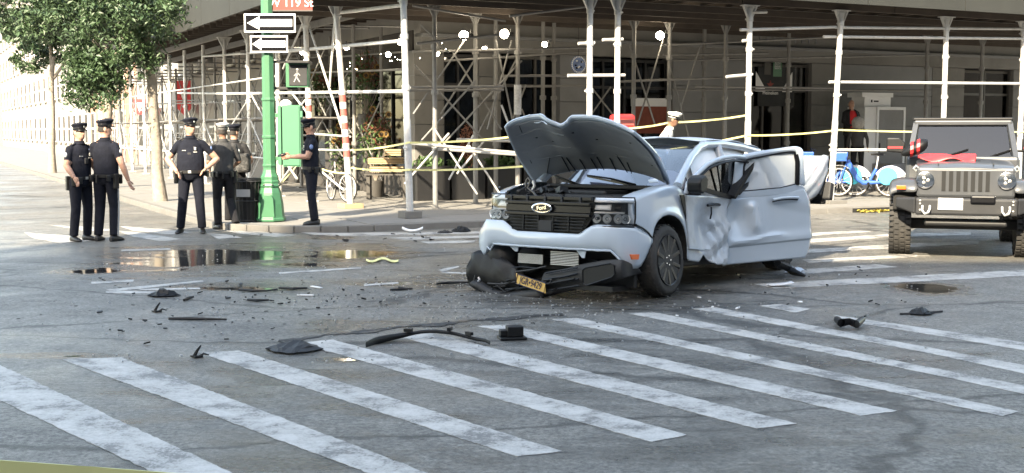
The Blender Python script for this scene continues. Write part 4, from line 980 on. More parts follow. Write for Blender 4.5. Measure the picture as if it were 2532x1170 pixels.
# cab
def cab_side(sg):
    yb, yt = .87 * sg, .66 * sg
    def pil(nm, pts, w, h, m='paint'):
        b = MB(); b.tube([V(p) for p in pts], w, 8); return TB(b, nm, m, smooth=60)
    pil('a_pillar', [(-.25, yb, 1.12), (-.44, .83 * sg, 1.26), (-.72, .76 * sg, 1.42), (-1.02, .69 * sg, 1.535), (-1.22, yt, 1.575)], [.05, .042, .04, .04, .045], 0)
    pil('roof_rail', [(-1.15, yt, 1.572), (-1.6, .665 * sg, 1.60), (-2.1, .66 * sg, 1.585), (-2.6, .64 * sg, 1.54)], [.045, .042, .042, .05], 0)
    pil('b_pillar', [(-1.38, .88 * sg, .38), (-1.40, .87 * sg, 1.0), (-1.45, .76 * sg, 1.35), (-1.5, .67 * sg, 1.58)], [.07, .065, .05, .045], 0, 'crumple' if sg > 0 else 'paint')
    pil('c_pillar', [(-2.75, .87 * sg, 1.06), (-2.72, .78 * sg, 1.3), (-2.62, .65 * sg, 1.54)], [.10, .08, .06], 0)
    b = MB(); b.box((-1.6, .83 * sg, .34), (2.5, .10, .12)); TB(b, 'sill', 'blackpl' if sg > 0 else 'paint', bevel=.02)
    b = MB(); b.box((-2.85, .85 * sg, .75), (.35, .08, .7)); TB(b, 'rear_quarter', 'paint', bevel=.02)
cab_side(1); cab_side(-1)
b = MB(); b.grid([[V((-1.18 - 1.44 * i / 8, -.69 + 1.38 * j / 12, 1.605 + .045 * math.cos((j / 12 - .5) * 2.6) + .03 * math.sin(math.pi * i / 8) - .04 * (i / 8) ** 2 + .012 * math.sin(i * 2.1 + j))) for j in range(13)] for i in range(9)]); TB(b, 'roof', 'dullpaint', smooth=60, solid=.02, sub=1)
b = MB(); b.box((-1.7, -.88, .75), (2.0, .05, .75)); TB(b, 'far_door', 'paint', bevel=.02)
b = MB(); b.box((-2.70, 0, .75), (.06, 1.6, .72)); TB(b, 'cab_back', 'paint'); b = MB(); b.box((-2.68, 0, 1.31), (.01, 1.4, .38)); TB(b, 'rear_window', 'windowg')
b = MB(); b.box((-1.6, 0, .34), (2.3, 1.6, .05)); TB(b, 'cab_floor', 'dark')
b = MB(); b.box((-.62, 0, .95), (.35, 1.5, .28)); TB(b, 'dashboard', 'blackpl', bevel=.06)
for y in (.36, -.36):
    b = MB(); b.box((-1.35, y, .62), (.50, .50, .20)); b.box((-1.62, y, .95), (.16, .48, .60), Euler((0, R(-14), 0)).to_matrix()); b.box((-1.72, y, 1.34), (.10, .26, .18)); TB(b, 'seat', 'seat', bevel=.05)
b = MB(); b.box((-2.5, 0, .85), (.18, 1.4, .75)); TB(b, 'rear_seat', 'seat', bevel=.05)
# deployed airbags: side curtains and steering-wheel bag
def pillow(pts_t, pts_b, th, m='airbag', nm='airbag'):
    A, B2 = resamp(pts_t, 17), resamp(pts_b, 17); b = MB(); f = []; bk = []
    for k in range(8):
        t = k / 7; s_ = math.sin(math.pi * t) ** .6; f.append([A[i].lerp(B2[i], t) + V((0, th * s_ * (.6 + .4 * math.sin(i * 1.1) ** 2), 0)) for i in range(17)]); bk.append([A[i].lerp(B2[i], t) - V((0, th * s_ * .6, 0)) for i in range(17)])
    b.grid(f); b.grid(bk[::-1]); return TB(b, nm, m, smooth=70)
pillow([V((-.72, .70, 1.40)), V((-1.2, .64, 1.54)), V((-1.9, .62, 1.55)), V((-2.55, .62, 1.48))], [V((-.70, .80, 1.08)), V((-1.2, .80, .95)), V((-1.9, .80, .98)), V((-2.5, .78, 1.05))], .07)
pillow([V((-.9, -.64, 1.42)), V((-1.6, -.60, 1.53)), V((-2.5, -.60, 1.46))], [V((-.95, -.7, 1.10)), V((-1.7, -.7, 1.02)), V((-2.5, -.68, 1.08))], .05)
b = MB(); b.ell((-.95, .36, 1.05), (.16, .26, .24), 14, 10); TB(b, 'steering_airbag', 'airbag', smooth=60)
b = MB(); b.ell((-.85, -.36, 1.12), (.2, .34, .22), 14, 10); TB(b, 'passenger_airbag', 'airbag', smooth=60)
# front door: crumpled lower panel, bent window frame
dF = lambda x, y, v=.945: tl(x, y, 1, v)
fl_ = resamp([dF(1694, 482), dF(1696, 520), dF(1699, 570), dF(1702, 612), dF(1706, 645)], 12)
fr_ = resamp([dF(1806, 487, .99), dF(1797, 520, .97), dF(1793, 570, .93), dF(1790, 615, .93), dF(1788, 656, .95)], 12)
rows = []
def tri(x): return abs((x % 1) - .5) * 2
def sm(a, b_, x): t = max(0, min(1, (x - a) / (b_ - a))); return t * t * (3 - 2 * t)
for k in range(34):
    row = []; v = k / 33; fk = min(10.999, v * 11); i = int(fk)
    pl_, pr_ = fl_[i].lerp(fl_[i + 1], fk - i), fr_[i].lerp(fr_[i + 1], fk - i)
    for j in range(29):
        u = j / 28; p = pl_.lerp(pr_, u); w = sm(.42, .6, u) * sm(.28, .45, v)
        d = .045 * tri(v * 2.6 + u * 1.7 + .1) * w + .028 * tri(u * 5.2 - v * 3.1) * w + .014 * tri(u * 9 + v * 8) * w
        d -= .075 * max(0, 1 - math.hypot((u - .45) / .30, (v - .42) / .45)) + .03 * max(0, 1 - math.hypot((u - .8) / .3, (v - .12) / .2))
        d -= .02 * sm(.80, .82, v) * (1 - w)
        if v > .84 and .30 < u < .56: p = p + V((0, 0, .09 * (v - .84) * 6 * (1 - abs(u - .43) / .13)))
        row.append(p + V((0, d, .02 * (tri(u * 5) - .5) * w)))
    rows.append(row)
b = MB(); b.grid(rows); fd = TB(b, 'front_door', 'crumple', smooth=28, solid=.012)
b = MB(); b.grid([[p - V((0, .12, 0)) for p in r2[1:-1]] for r2 in rows[1:-1:4]]); TB(b, 'inner_panel', 'dark', fd, solid=.01)
fo = [dF(1696, 478, .95), dF(1700, 456, .97), dF(1722, 432, .98), dF(1752, 404, 1.0), dF(1785, 391, 1.02), dF(1815, 386, 1.03), dF(1845, 390, 1.04), dF(1864, 400, 1.05)]
b = MB(); b.tube(resamp(fo, 16), .026, 8); TB(b, 'door_frame', 'paint', fd, smooth=60)
b = MB(); b.tube(resamp([p + V((.0, .004, -.045)) for p in fo[1:]], 16), .018, 6); TB(b, 'frame_seal', 'gloss', fd, smooth=60)
b = MB(); b.bar(dF(1858, 402, 1.05), dF(1808, 487, 1.0), .05, .10, (0, 1, 0)); TB(b, 'frame_trim', 'blackpl', fd); b = MB(); b.bar(dF(1868, 428, 1.05), dF(1822, 478, 1.01), .04, .07, (0, 1, 0)); TB(b, 'loose_trim', 'greypl', fd)
b = MB(); b.bar(dF(1718, 462, .955), dF(1806, 488, .99), .03, .045); TB(b, 'window_ledge', 'blackpl', fd)
b = MB(); b.bar(dF(1772, 398, 1.0), dF(1784, 480, .975), .016, .02); TB(b, 'window_divider', 'gloss', fd)
g_ = [dF(*p) for p in ((1720, 462), (1726, 440), (1752, 414), (1785, 401), (1815, 396), (1840, 399), (1848, 408), (1805, 482))]; b = MB(); b.prism(g_, (0, .004, 0)); TB(b, 'door_glass', 'windowg', fd)
# mirror
b = MB(); P = [dF(1696, 452, 1.0), dF(1700, 440, 1.0), dF(1712, 432, 1.0), dF(1718, 440, 1.0), dF(1716, 470, 1.0), dF(1706, 479, 1.0), dF(1698, 474, 1.0)]; b.prism(P, (0, .16, 0)); mr = TB(b, 'door_mirror', 'blackpl', bevel=.02)
b = MB(); b.bar(dF(1716, 470, .96), dF(1728, 478, .95), .05, .03); TB(b, 'mirror_arm', 'blackpl', mr)
b = MB(); b.tube([dF(1750, 508, .96), dF(1765, 505, .985), dF(1779, 507, .97)], .017, 6); b.tube([dF(1759, 512, .97), dF(1759, 528, .98), dF(1756, 542, .97)], .010, 6); TB(b, 'door_handle', 'gloss', fd)
b = MB(); b.bar(dF(1703, 613, .955), dF(1740, 617, .955), .02, .012); TB(b, 'door_crease', 'paint', fd)
# rear door swung wide open
HG = V((-1.33, .96, 0)); dirw = V((.93, .37, 0)); dl = TI.to_3x3() @ dirw; dl.z = 0; dl.normalize(); nd = dl.cross(V((0, 0, 1))); 
if (TI @ CAMP - HG).dot(nd) < 0: nd = -nd
dR = lambda x, y, o=0: tpl(x, y, HG + nd * o, nd)
lft = resamp([dR(1806, 488), dR(1795, 520), dR(1792, 570), dR(1791, 620), dR(1792, 656)], 12); rgt = resamp([dR(1988, 458), dR(2003, 490), dR(2009, 540), dR(2010, 598), dR(2007, 618), dR(2000, 636)], 12)
rows = []
for k in range(37):
    row = []; v = k / 36; fk = min(10.999, v * 11); i = int(fk)
    pl_, pr_ = lft[i].lerp(lft[i + 1], fk - i), rgt[i].lerp(rgt[i + 1], fk - i)
    for j in range(41):
        u = j / 40; p = pl_.lerp(pr_, u)
        d = .012 * math.sin(math.pi * v) + .022 * sm(.0, .05, v) - .026 * sm(.715, .745, v) - .05 * max(0, v - .745) - .05 * sm(.955, 1.0, u)
        d += .05 * max(0, 1 - abs(u - (.24 + .16 * v)) / .07) * sm(.10, .2, v) * (1 - sm(.45, .6, v))
        d -= .075 * max(0, 1 - math.hypot((u - .12) / .20, (v - .36) / .30))
        d -= .10 * min(.14, max(0, (v - .08) - .42 * (u - .50))) * sm(.42, .5, u) * (1 - sm(.55, .72, v)) * 1.6
        d += .02 * max(0, 1 - abs(v - .66 - .02 * math.sin(u * 9)) / .045) * (1 - sm(.55, .75, u)) * sm(.04, .1, u)
        row.append(p + nd * d)
    rows.append(row)
b = MB(); b.grid(rows); rd = TB(b, 'rear_door', 'paint', smooth=24, solid=.012)
b = MB(); b.grid([[p - nd * .14 for p in r2[1:-1]] for r2 in rows[1:-1:4]]); TB(b, 'inner_panel', 'blackpl', rd, solid=.02)
def strip(pts, w, m, nm, o=.0, th=.03):
    b = MB(); pts = [V(p) for p in pts]; b.tube(resamp(pts, 14), w, 8); return TB(b, nm, m, rd, smooth=60)
tp = resamp([dR(1806, 488, .0), dR(1812, 440), dR(1818, 391), dR(1835, 381), dR(1880, 373), dR(1930, 366), dR(1970, 361), dR(1985, 367), dR(1988, 400), dR(1992, 462)], 30)
ti_ = resamp([dR(1834, 476, .0), dR(1836, 450), dR(1838, 402), dR(1846, 394), dR(1885, 387), dR(1930, 378), dR(1962, 374), dR(1967, 380), dR(1968, 410), dR(1968, 456)], 30)
b = MB(); b.grid([tp, [p.lerp(q, .5) + nd * .02 for p, q in zip(tp, ti_)], ti_]); TB(b, 'door_frame', 'paint', rd, smooth=60, solid=.035, sub=1)
wl = [dR(1834, 474, .02), dR(1880, 470, .03), dR(1930, 465, .03), dR(1969, 456, .02)]
b = MB(); lo = resamp([dR(1806, 490, .01), dR(1880, 484, .02), dR(1930, 479, .02), dR(1990, 466, .01)], 14); hi = resamp(wl, 14); b.grid([lo, hi]); TB(b, 'beltline', 'paint', rd, solid=.03)
strip(wl, .011, 'gloss', 'window_seal'); strip([q + nd * .014 for q in ti_[4:]], .013, 'gloss', 'window_seal'); strip([dR(1968, 382, .02), dR(1972, 400, .02), dR(1971, 458, .02)], .028, 'gloss', 'window_trim')
b = MB(); b.prism([p - nd * .004 for p in ti_] , nd * .004); TB(b, 'door_glass', 'milky', rd)
b = MB(); h = [dR(1912, 494, .055), dR(1930, 490, .075), dR(1955, 488, .075), dR(1974, 489, .055)]; b.tube(resamp(h, 8), .016, 8); TB(b, 'door_handle', 'paint', rd, smooth=60); b = MB(); b.tube([p - V((0, 0, .022)) - nd * .012 for p in resamp(h, 8)], .009, 6); TB(b, 'handle_shadow_gap', 'gloss', rd)
# wheels
def wheel(x, y, z, sg, steer=0, camber=0, full=True):
    Mx = Matrix.Translation((x, y, z)) @ Matrix.Rotation(steer, 4, 'Z') @ Matrix.Rotation(camber, 4, 'X')
    T = lambda b: setattr(b, 'v', [tuple(Mx @ V(p)) for p in b.v])
    b = MB(); R0, w = .362, .112
    prof = [(.255, -w + .01), (.30, -w), (.335, -w + .008), (.354, -w + .035), (R0, -w + .06), (R0, w - .06), (.354, w - .035), (.335, w - .008), (.30, w), (.255, w - .01)]
    b.lathe((0, 0, 0), prof, 40, (0, 1, 0)); T(b); wh = TB(b, 'wheel', 'rubber', smooth=50)
    b = MB()
    for k in range(40):
        a = 2 * math.pi * k / 40; q = Matrix.Rotation(a, 3, 'Y')
        for yy in (-.075, .0, .075): b.box(q @ V((R0 - .001, yy * .75 + .012 * (k % 2), 0)), (.008, .045, .03), q)
    T(b); tag(TB(b, 'tread', 'rubber', wh), kind='stuff')
    b = MB(); b.lathe((0, 0, 0), [(.262, w * sg - .015 * sg), (.256, w * sg + .004 * sg), (.246, w * sg - .002 * sg), (.238, w * sg - .03 * sg), (.22, .0), (.0, 0.0)], 36, (0, 1, 0)); T(b); rm = TB(b, 'rim', 'gloss', wh, smooth=40)
    if full:
        for k in range(5):
            for e in (-1, 1):
                a = 2 * math.pi * k / 5 + e * .17; a2 = 2 * math.pi * k / 5 + e * .32; b = MB(); yo = (w - .008) * sg; yi = (w - .045) * sg
                c0 = V((.05 * math.cos(a), yi + .02 * sg, .05 * math.sin(a))); c1 = V((.25 * math.cos(a2), yo, .25 * math.sin(a2)))
                b.bar(c0, c1, .040, .022, (0, 1, 0)); T(b); TB(b, 'spoke', 'rim', wh, bevel=.006)
        b = MB(); b.lathe((0, (w - .05) * sg, 0), [(.07, -.02), (.075, .0), (.066, .022), (.03, .03), (0, .03)], 20, (0, sg, 0)); T(b); TB(b, 'hub', 'rim', wh, smooth=40)
        for k in range(5):
            a = 2 * math.pi * (k + .5) / 5; b = MB(); p = V((.048 * math.cos(a), (w - .02) * sg, .048 * math.sin(a))); b.cyl(p, p + V((0, .012 * sg, 0)), .009, n=6); T(b); TB(b, 'wheel_nut', 'chrome', wh)
    return wh
wheel(.035, .845, .362, 1, R(3), R(4)); wheel(.02, -.80, .36, -1, R(3)); wheel(-2.93, .79, .495, 1, 0, R(-3)); wheel(-2.95, -.79, .495, -1)
# bed, bent upwards by the crash
def bedrow(x0, x1, z0, z1, z2, z3, y): return [V((x0, y, z0)), V((x1, y, z1)), V((x1, y, z3)), V((x0, y, z2))]
for sg in (1, -1):
    tp_ = resamp([V((-2.78, .88 * sg, 1.10)), V((-3.2, .90 * sg, 1.22)), V((-3.7, .90 * sg, 1.42)), V((-4.0, .89 * sg, 1.56)), V((-4.22, .86 * sg, 1.55))], 15); bt_ = resamp([V((-2.78, .88 * sg, .55)), V((-3.2, .90 * sg, .92)), V((-3.6, .90 * sg, .98)), V((-3.85, .89 * sg, 1.02)), V((-4.02, .88 * sg, 1.20))], 15)
    b = MB(); b.grid([[a.lerp(c, k / 6) + V((0, sg * (.03 * math.sin(math.pi * k / 6) + .015 * math.sin(k * 2.3 + i * .9)), 0)) for i, (a, c) in enumerate(zip(tp_, bt_))] for k in range(7)]); TB(b, 'bed_side', 'crumple', smooth=60, solid=.03, sub=1)
    b = MB(); b.tube([p + V((-.02, 0, -.01)) for p in (tp_[-1], tp_[-1].lerp(bt_[-1], .3), tp_[-1].lerp(bt_[-1], .7), bt_[-1], bt_[-3])], .028, 7); TB(b, 'torn_bed_edge', 'blackpl', smooth=60)
b = MB(); b.grid([[V((-2.8 - 1.35 * i / 8, -.86 + 1.72 * j / 8, .72 + .42 * (i / 8) ** 1.3)) for j in range(9)] for i in range(9)]); TB(b, 'bed_floor', 'blackpl', solid=.03)
b = MB(); b.bar((-4.12, -.86, 1.30), (-4.12, .86, 1.30), .05, .48); TB(b, 'tailgate', 'crumple', bevel=.02)
b = MB(); b.bar((-4.06, .86, .98), (-4.10, .86, 1.20), .12, .26, (0, 1, 0)); b.bar((-4.1, -.8, 1.0), (-4.1, .88, 1.0), .14, .16); TB(b, 'rear_bumper', 'greypl', bevel=.02)
b = MB(); b.box((-1.7, 0, .30), (4.6, .9, .12)); TB(b, 'chassis', 'dark')
b = MB(); b.bar((-2.95, -.75, .48), (-2.95, .75, .48), .09, .09); TB(b, 'rear_axle', 'dark')
# ------------------------------------------------------------------ people
def person(label, loc, rz, H=1.80, shirt='uniform', trousers='uniform', skin='skin', arms=None, legs=None, head_turn=0, head_tilt=0, sleeve=.62, girth=1.0, cap='navy', capm='uniform', hair='hair', gear=True, stripe=False, badge=True, lean=(0, 0), collar=None, group='police officers at the corner', fists=(0, 0), hide_low=False):
    root = empty('person', label, 'person', loc, rz, group)
    k = H / 1.80; g = girth
    A = {'L': [(.176, .01, 1.418), (.27, .04, 1.16), (.29, -.05, .92)], 'R': [(-.176, .01, 1.418), (-.27, .04, 1.16), (-.29, -.05, .92)]}
    if arms: A.update({q: [A[q][0]] + list(arms[q]) for q in arms})
    Lg = {'L': [(.095, 0, .93), (.115, -.02, .51), (.13, .03, .085)], 'R': [(-.095, 0, .93), (-.115, -.02, .51), (-.13, .03, .085)]}
    if legs: Lg.update(legs)
    toe = {q: V(Lg[q][2]) + V((.03 if q == 'L' else -.03, -.17, -.05)) for q in 'LR'}
    lx, ly = lean
    def sh(p): return V((p[0] + lx * max(0, p[2] - .9), p[1] + ly * max(0, p[2] - .9), p[2]))
    b = MB()
    def ring(c, rx, ry, n=20): return [V((c[0] + rx * math.cos(2 * math.pi * i / n), c[1] + ry * math.sin(2 * math.pi * i / n), c[2])) for i in range(n)]
    tors = [(.84, .10, .10), (.88, .165, .125), (.95, .175 * g, .13 * g), (1.03, .168 * g, .13 * g), (1.12, .170 * g, .135 * g), (1.24, .182 * (g + 1) / 2, .132 * (g + 1) / 2), (1.34, .186, .126), (1.40, .176, .114), (1.44, .150, .100), (1.475, .108, .082), (1.51, .068, .068), (1.56, .058, .06), (1.60, .05, .055)]
    b.loft([ring(sh((0, -.015 * (1 if z < 1.3 else 0) * g, z)), rx, ry) for z, rx, ry in tors])
    HR = Matrix.Rotation(head_turn, 3, 'Z') @ Matrix.Rotation(head_tilt, 3, 'X'); HC = sh((0, -.012, 1.665))
    hv = lambda p: HC + HR @ V(p)
    b.ell(HC, (.074, .092, .115), 18, 14, HR); b.ell(hv((0, -.03, -.055)), (.058, .062, .062), 14, 10, HR); b.ell(hv((0, -.096, -.012)), (.014, .020, .026), 10, 8, HR)
    for s_ in (-1, 1): b.ell(hv((.075 * s_, .01, -.01)), (.012, .022, .034), 8, 8, HR); b.ell(hv((.0, -.082, -.06)), (.026, .012, .016), 8, 6, HR)
    segs = []
    for q in 'LR':
        a = [sh(p) for p in A[q]]
        a0 = a[0] + V((-.03 if q == 'L' else .03, 0, 0))
        b.tube([a0, a[0], a[0].lerp(a[1], .35), a[0].lerp(a[1], .8), a[1], a[1].lerp(a[2], .3), a[1].lerp(a[2], .8), a[2]], [.060, .061, .058, .053, .047, .048, .034, .029], 14)
        b.ell(a[0], (.060, .060, .056), 12, 8); b.ell(a[1], (.047,) * 3, 10, 8)
        l = [V(p) for p in Lg[q]]
        b.tube([l[0] + V((0, 0, .03)), l[0].lerp(l[1], .25), l[0].lerp(l[1], .7), l[1], l[1].lerp(l[2], .3), l[1].lerp(l[2], .75), l[2]], [.100, .098, .084, .074, .073, .068, .066], 16)
        b.ell(l[1], (.067,) * 3, 10, 8)
        segs += [('up', a[0], a[1], .06), ('fore', a[1], a[2], .04), ('leg', l[0], l[2], .07)]
    o = b.build('body', M[shirt], root, local=True)
    m = o.modifiers.new('r', 'REMESH'); m.mode = 'VOXEL'; m.voxel_size = .0125
    m = o.modifiers.new('s', 'SMOOTH'); m.iterations = 3; m.factor = .5
    bpy.context.view_layer.update(); dg = bpy.context.evaluated_depsgraph_get(); me = bpy.data.meshes.new_from_object(o.evaluated_get(dg)); me.name = 'body'
    o.modifiers.clear(); o.data = me
    # hands (palm, four unequal fingers, thumb) joined to the same mesh
    hb = MB()
    for q in 'LR':
        a = [sh(p) for p in A[q]]; d = (a[2] - a[1]).normalized(); sx = -1 if q == 'L' else 1; fz = fists[0 if q == 'L' else 1]
        side = d.cross(V((0, 0, 1)))
        side = (V((0, -1, 0)) - d * V((0, -1, 0)).dot(d)).normalized() if abs(d.z) > .5 else V((0, 0, 1)) - d * d.z
        side.normalize(); nrm = d.cross(side) * (1 if q == 'L' else -1)
        w0 = a[2] - d * .01; pe = w0 + d * .095
        hb.loft([[w0 + side * (r * math.cos(t)) * 1.0 + nrm * (r2 * math.sin(t)) + d * dd for t in [2 * math.pi * i / 10 for i in range(10)]] for dd, r, r2 in ((0, .028, .022), (.03, .038, .018), (.07, .042, .016), (.098, .038, .013))])
        for f, (off, ln) in enumerate(((.031, .072), (.011, .082), (-.010, .076), (-.030, .060))):
            p0 = pe + side * off - d * .008; p1 = p0 + d * ln * .5 + nrm * -.010 * (1 + 3 * fz); p2 = p1 + d * ln * (.5 - .5 * fz) - nrm * (.018 + .03 * fz); hb.tube([p0, p1, p2], [.0095, .009, .007], 7)
        t0 = w0 + d * .03 + side * .034; hb.tube([t0, t0 + d * .03 + side * .026 - nrm * .008, t0 + d * .062 + side * .026 - nrm * .014], [.012, .011, .008], 7)
    for s_ in (-1, 1): hb.ell(hv((.029 * s_, -.083, .014)), (.011, .006, .007), 8, 6, HR)
    hb.cur = 0; h2 = hb.build('hands', M['skin'], None); nb = len(me.polygons)
    bm = bmesh.new(); bm.from_mesh(me); bm.from_mesh(h2.data); bm.to_mesh(me); bm.free(); bpy.data.objects.remove(h2)
    # material zones on the one continuous mesh
    me.materials.clear()
    for mm in (shirt, trousers, skin, 'shoe', 'gloss', collar or shirt): me.materials.append(M[mm])
    n = len(me.polygons); C = np.empty(n * 3); me.polygons.foreach_get('center', C); C = C.reshape(-1, 3); mi = np.zeros(n, int)
    def dist(P, a, c):
        a, c = np.array(a), np.array(c); ab = c - a; t = np.clip(((P - a) @ ab) / (ab @ ab), 0, 1); return np.linalg.norm(P - (a + t[:, None] * ab), axis=1), t
    D = []; T = []
    for nm, a, c, r in segs: d, t = dist(C, a, c); D.append(d - r); T.append(t)
    D = np.array(D); T = np.array(T)
    hd = np.array(HC); z = C[:, 2]; best = D.argmin(0); dmin = D.min(0)
    td = np.hypot((C[:, 0] - lx * np.maximum(0, z - .9)) / (.175 * g), (C[:, 1] - ly * np.maximum(0, z - .9)) / .125) * .12 - .12; td[(z < .9) | (z > 1.5)] = 1
    mi[:] = 0
    isleg = np.array([segs[i][0] == 'leg' for i in best]); mi[(z < .985) & ((td < dmin) | isleg)] = 1
    for i in range(len(segs)):
        s_ = (best == i) & (dmin < td)
        if segs[i][0] == 'fore': s_ &= (dmin < td - .02) | (np.abs(C[:, 0]) > .215 * g)
        if segs[i][0] == 'up': mi[s_] = 0; mi[s_ & (T[i] > sleeve)] = 2
        if segs[i][0] == 'fore': mi[s_] = 2 if sleeve < 1.01 else 0
    nk = np.array(sh((0, 0, 1.512))); mi[(z > 1.515) & (np.abs(C[:, 0] - nk[0]) < .13)] = 2
    mi[(z > 1.488) & (z <= 1.53) & (mi == 0)] = 5
    mi[nb:] = 2; mi[n - 2 * 48:] = 4
    me.polygons.foreach_set('material_index', mi.astype(int).tolist()); me.polygons.foreach_set('use_smooth', [True] * n); me.update()
    def P(b, nm, m, par=root, **kk): return b.build(nm, M[m], par, local=True, **kk)
    # shoes
    for q in 'LR':
        an = V(Lg[q][2]); tt = toe[q]; dd = (tt - an); dd.z = 0; dd.normalize(); sdv = V((-dd.y, dd.x, 0)); zb = an.z - .085; b = MB(); rg = []
        for tt_, w, h in ((-.085, .025, .07), (-.07, .036, .085), (0, .043, .095), (.08, .047, .068), (.15, .045, .05), (.19, .032, .035), (.205, .012, .02)):
            c = V((an.x, an.y, zb)) + dd * tt_; rg.append([c + sdv * (w * math.cos(a)) + V((0, 0, max(0.0, h * .5 + h * .55 * math.sin(a)))) for a in [2 * math.pi * i / 12 for i in range(12)]])
        b.loft(rg); P(b, 'shoe', 'shoe', smooth=50)
    # hair and cap
    b = MB(); rg = []
    for i in range(9):
        ph = math.pi / 2 * i / 8; rr = math.cos(ph); rg.append([hv((.079 * rr * math.cos(a), .008 + .096 * rr * math.sin(a), (.0 if math.sin(a) < -.3 else -.05) * (1 - i / 8) + .015 + .108 * math.sin(ph))) for a in [2 * math.pi * j / 18 for j in range(18)]])
    if hair: b.loft(rg); P(b, 'hair', hair, smooth=70)
    if cap:
        b = MB(); b.v = []; rg = []
        for rx, ry, z_, oy in ((.083, .098, .040, 0), (.086, .101, .045, 0), (.087, .102, .085, 0), (.106, .120, .108, -.004), (.114, .130, .124, -.006), (.108, .122, .138, -.006), (.07, .08, .150, 0), (.0, .0, .151, 0)):
            rg.append([hv((rx * math.cos(a) * (1 + (.03 * math.cos(8 * a) if z_ > .1 else 0)), oy + ry * math.sin(a) * (1 + (.03 * math.cos(8 * a) if z_ > .1 else 0)), z_ + (.012 * -math.sin(a) if z_ > .1 else 0))) for a in [2 * math.pi * j / 32 for j in range(32)]])
        b.loft(rg); cp = P(b, 'cap', capm, smooth=35)
        b = MB(); r1, r2 = [], []
        for j in range(13):
            a = math.pi + math.pi * (j / 12) * .84 + .25; r1.append(hv((.086 * math.cos(a), .101 * math.sin(a), .050))); r2.append(hv((.098 * math.cos(a), .150 * math.sin(a) + .0, .034 + .004 * math.cos(a) ** 2)))
        b.grid([r1, [p.lerp(q, .5) + HR @ V((0, 0, .004)) for p, q in zip(r1, r2)], r2]); P(b, 'cap_peak', 'gloss', cp, solid=.006, smooth=60)
        if badge: b = MB(); b.ell(hv((0, -.112, .095)), (.014, .006, .02), 8, 6, HR); P(b, 'cap_badge', 'silver', cp)
        b = MB(); b.loft([[hv((rr * .0875 * math.cos(a), rr * .1025 * math.sin(a), z_)) for a in [2 * math.pi * j / 24 for j in range(24)]] for rr, z_ in ((1.0, .052), (1.02, .056), (1.02, .074), (1.0, .078))], caps=False); P(b, 'cap_band', 'gloss', cp)
    # belt and gear
    b = MB(); zb = .975; b.loft([ring((0, -.012 * g, z_), .181 * g * rr, .138 * g * rr, 28) for z_, rr in ((zb - .025, 1.0), (zb - .022, 1.03), (zb + .022, 1.03), (zb + .025, 1.0))], caps=False); bl = P(b, 'belt', 'leather', smooth=50)
    if gear:
        for a, w, h, dp in ((.35, .07, .10, .04), (.85, .05, .09, .04), (-.35, .06, .08, .05), (2.2, .06, .09, .04), (2.75, .07, .22, .06), (3.6, .06, .14, .05), (4.15, .06, .10, .05), (1.35, .035, .12, .03)):
            c = V((.20 * g * math.cos(a), .155 * g * math.sin(a), zb - h * .35)); b = MB(); b.box(c, (dp, w, h), Matrix.Rotation(a, 3, 'Z')); P(b, 'belt_pouch', 'leather', bl, bevel=.01)
        b = MB(); b.box((0, -.155 * g, zb), (.05, .012, .04)); P(b, 'buckle', 'silver', bl, bevel=.004)
        b = MB(); b.box(sh((.085, -.137, 1.335)), (.035, .012, .05)); P(b, 'shield_badge', 'silver', bevel=.006)
        b = MB(); b.box(sh((.085, -.139, 1.285)), (.06, .01, .016)); P(b, 'name_bar', 'silver'); b = MB(); b.box(sh((-.085, -.139, 1.31)), (.06, .01, .014)); P(b, 'name_bar', 'silver')
        b = MB(); b.box(sh((.0, -.150, 1.235)), (.06, .03, .085)); P(b, 'body_camera', 'greypl', bevel=.008)
        for q in 'LR':
            a = [sh(p) for p in A[q]]; c = a[0].lerp(a[1], .38); s_ = 1 if q == 'L' else -1; b = MB(); b.ell(c + V((.052 * s_, 0, .01)), (.016, .034, .044), 10, 8); P(b, 'shoulder_patch', 'silver' if q == 'R' else 'artblue', smooth=60)
            b = MB(); b.bar(sh((.08 * s_, -.01, 1.505)), sh((.165 * s_, 0, 1.468)), .04, .012); P(b, 'shoulder_strap', shirt)
    if stripe:
        for q in 'LR':
            s_ = 1 if q == 'L' else -1; l = [V(p) for p in Lg[q]]; pts = []
            for t in (0, .2, .4, .6, .8, 1): 
                p = l[0].lerp(l[1], t * 2) if t < .5 else l[1].lerp(l[2], t * 2 - 1); r = [.088, .09, .078, .071, .066, .060][int(t * 5)]; pts.append(p + V((s_ * (r + .003), .0, 0)))
            b = MB(); b.grid([[p + V((0, -.018, 0)) for p in pts], [p + V((0, .018, 0)) for p in pts]]); P(b, 'trouser_stripe', 'greycap', solid=.006)
    if collar is None and shirt != 'redshirt':
        b = MB(); b.loft([ring(sh((0, -.004, z_)), rx, rx * 1.0, 20) for z_, rx in ((1.495, .088), (1.53, .074), (1.545, .070), (1.53, .067))], caps=False); P(b, 'collar', shirt, smooth=60)
    root.scale = (k * 1.0, k, k)
    return root
def head_px(px, y_feet, z=0.0): return gp(px, y_feet, z)
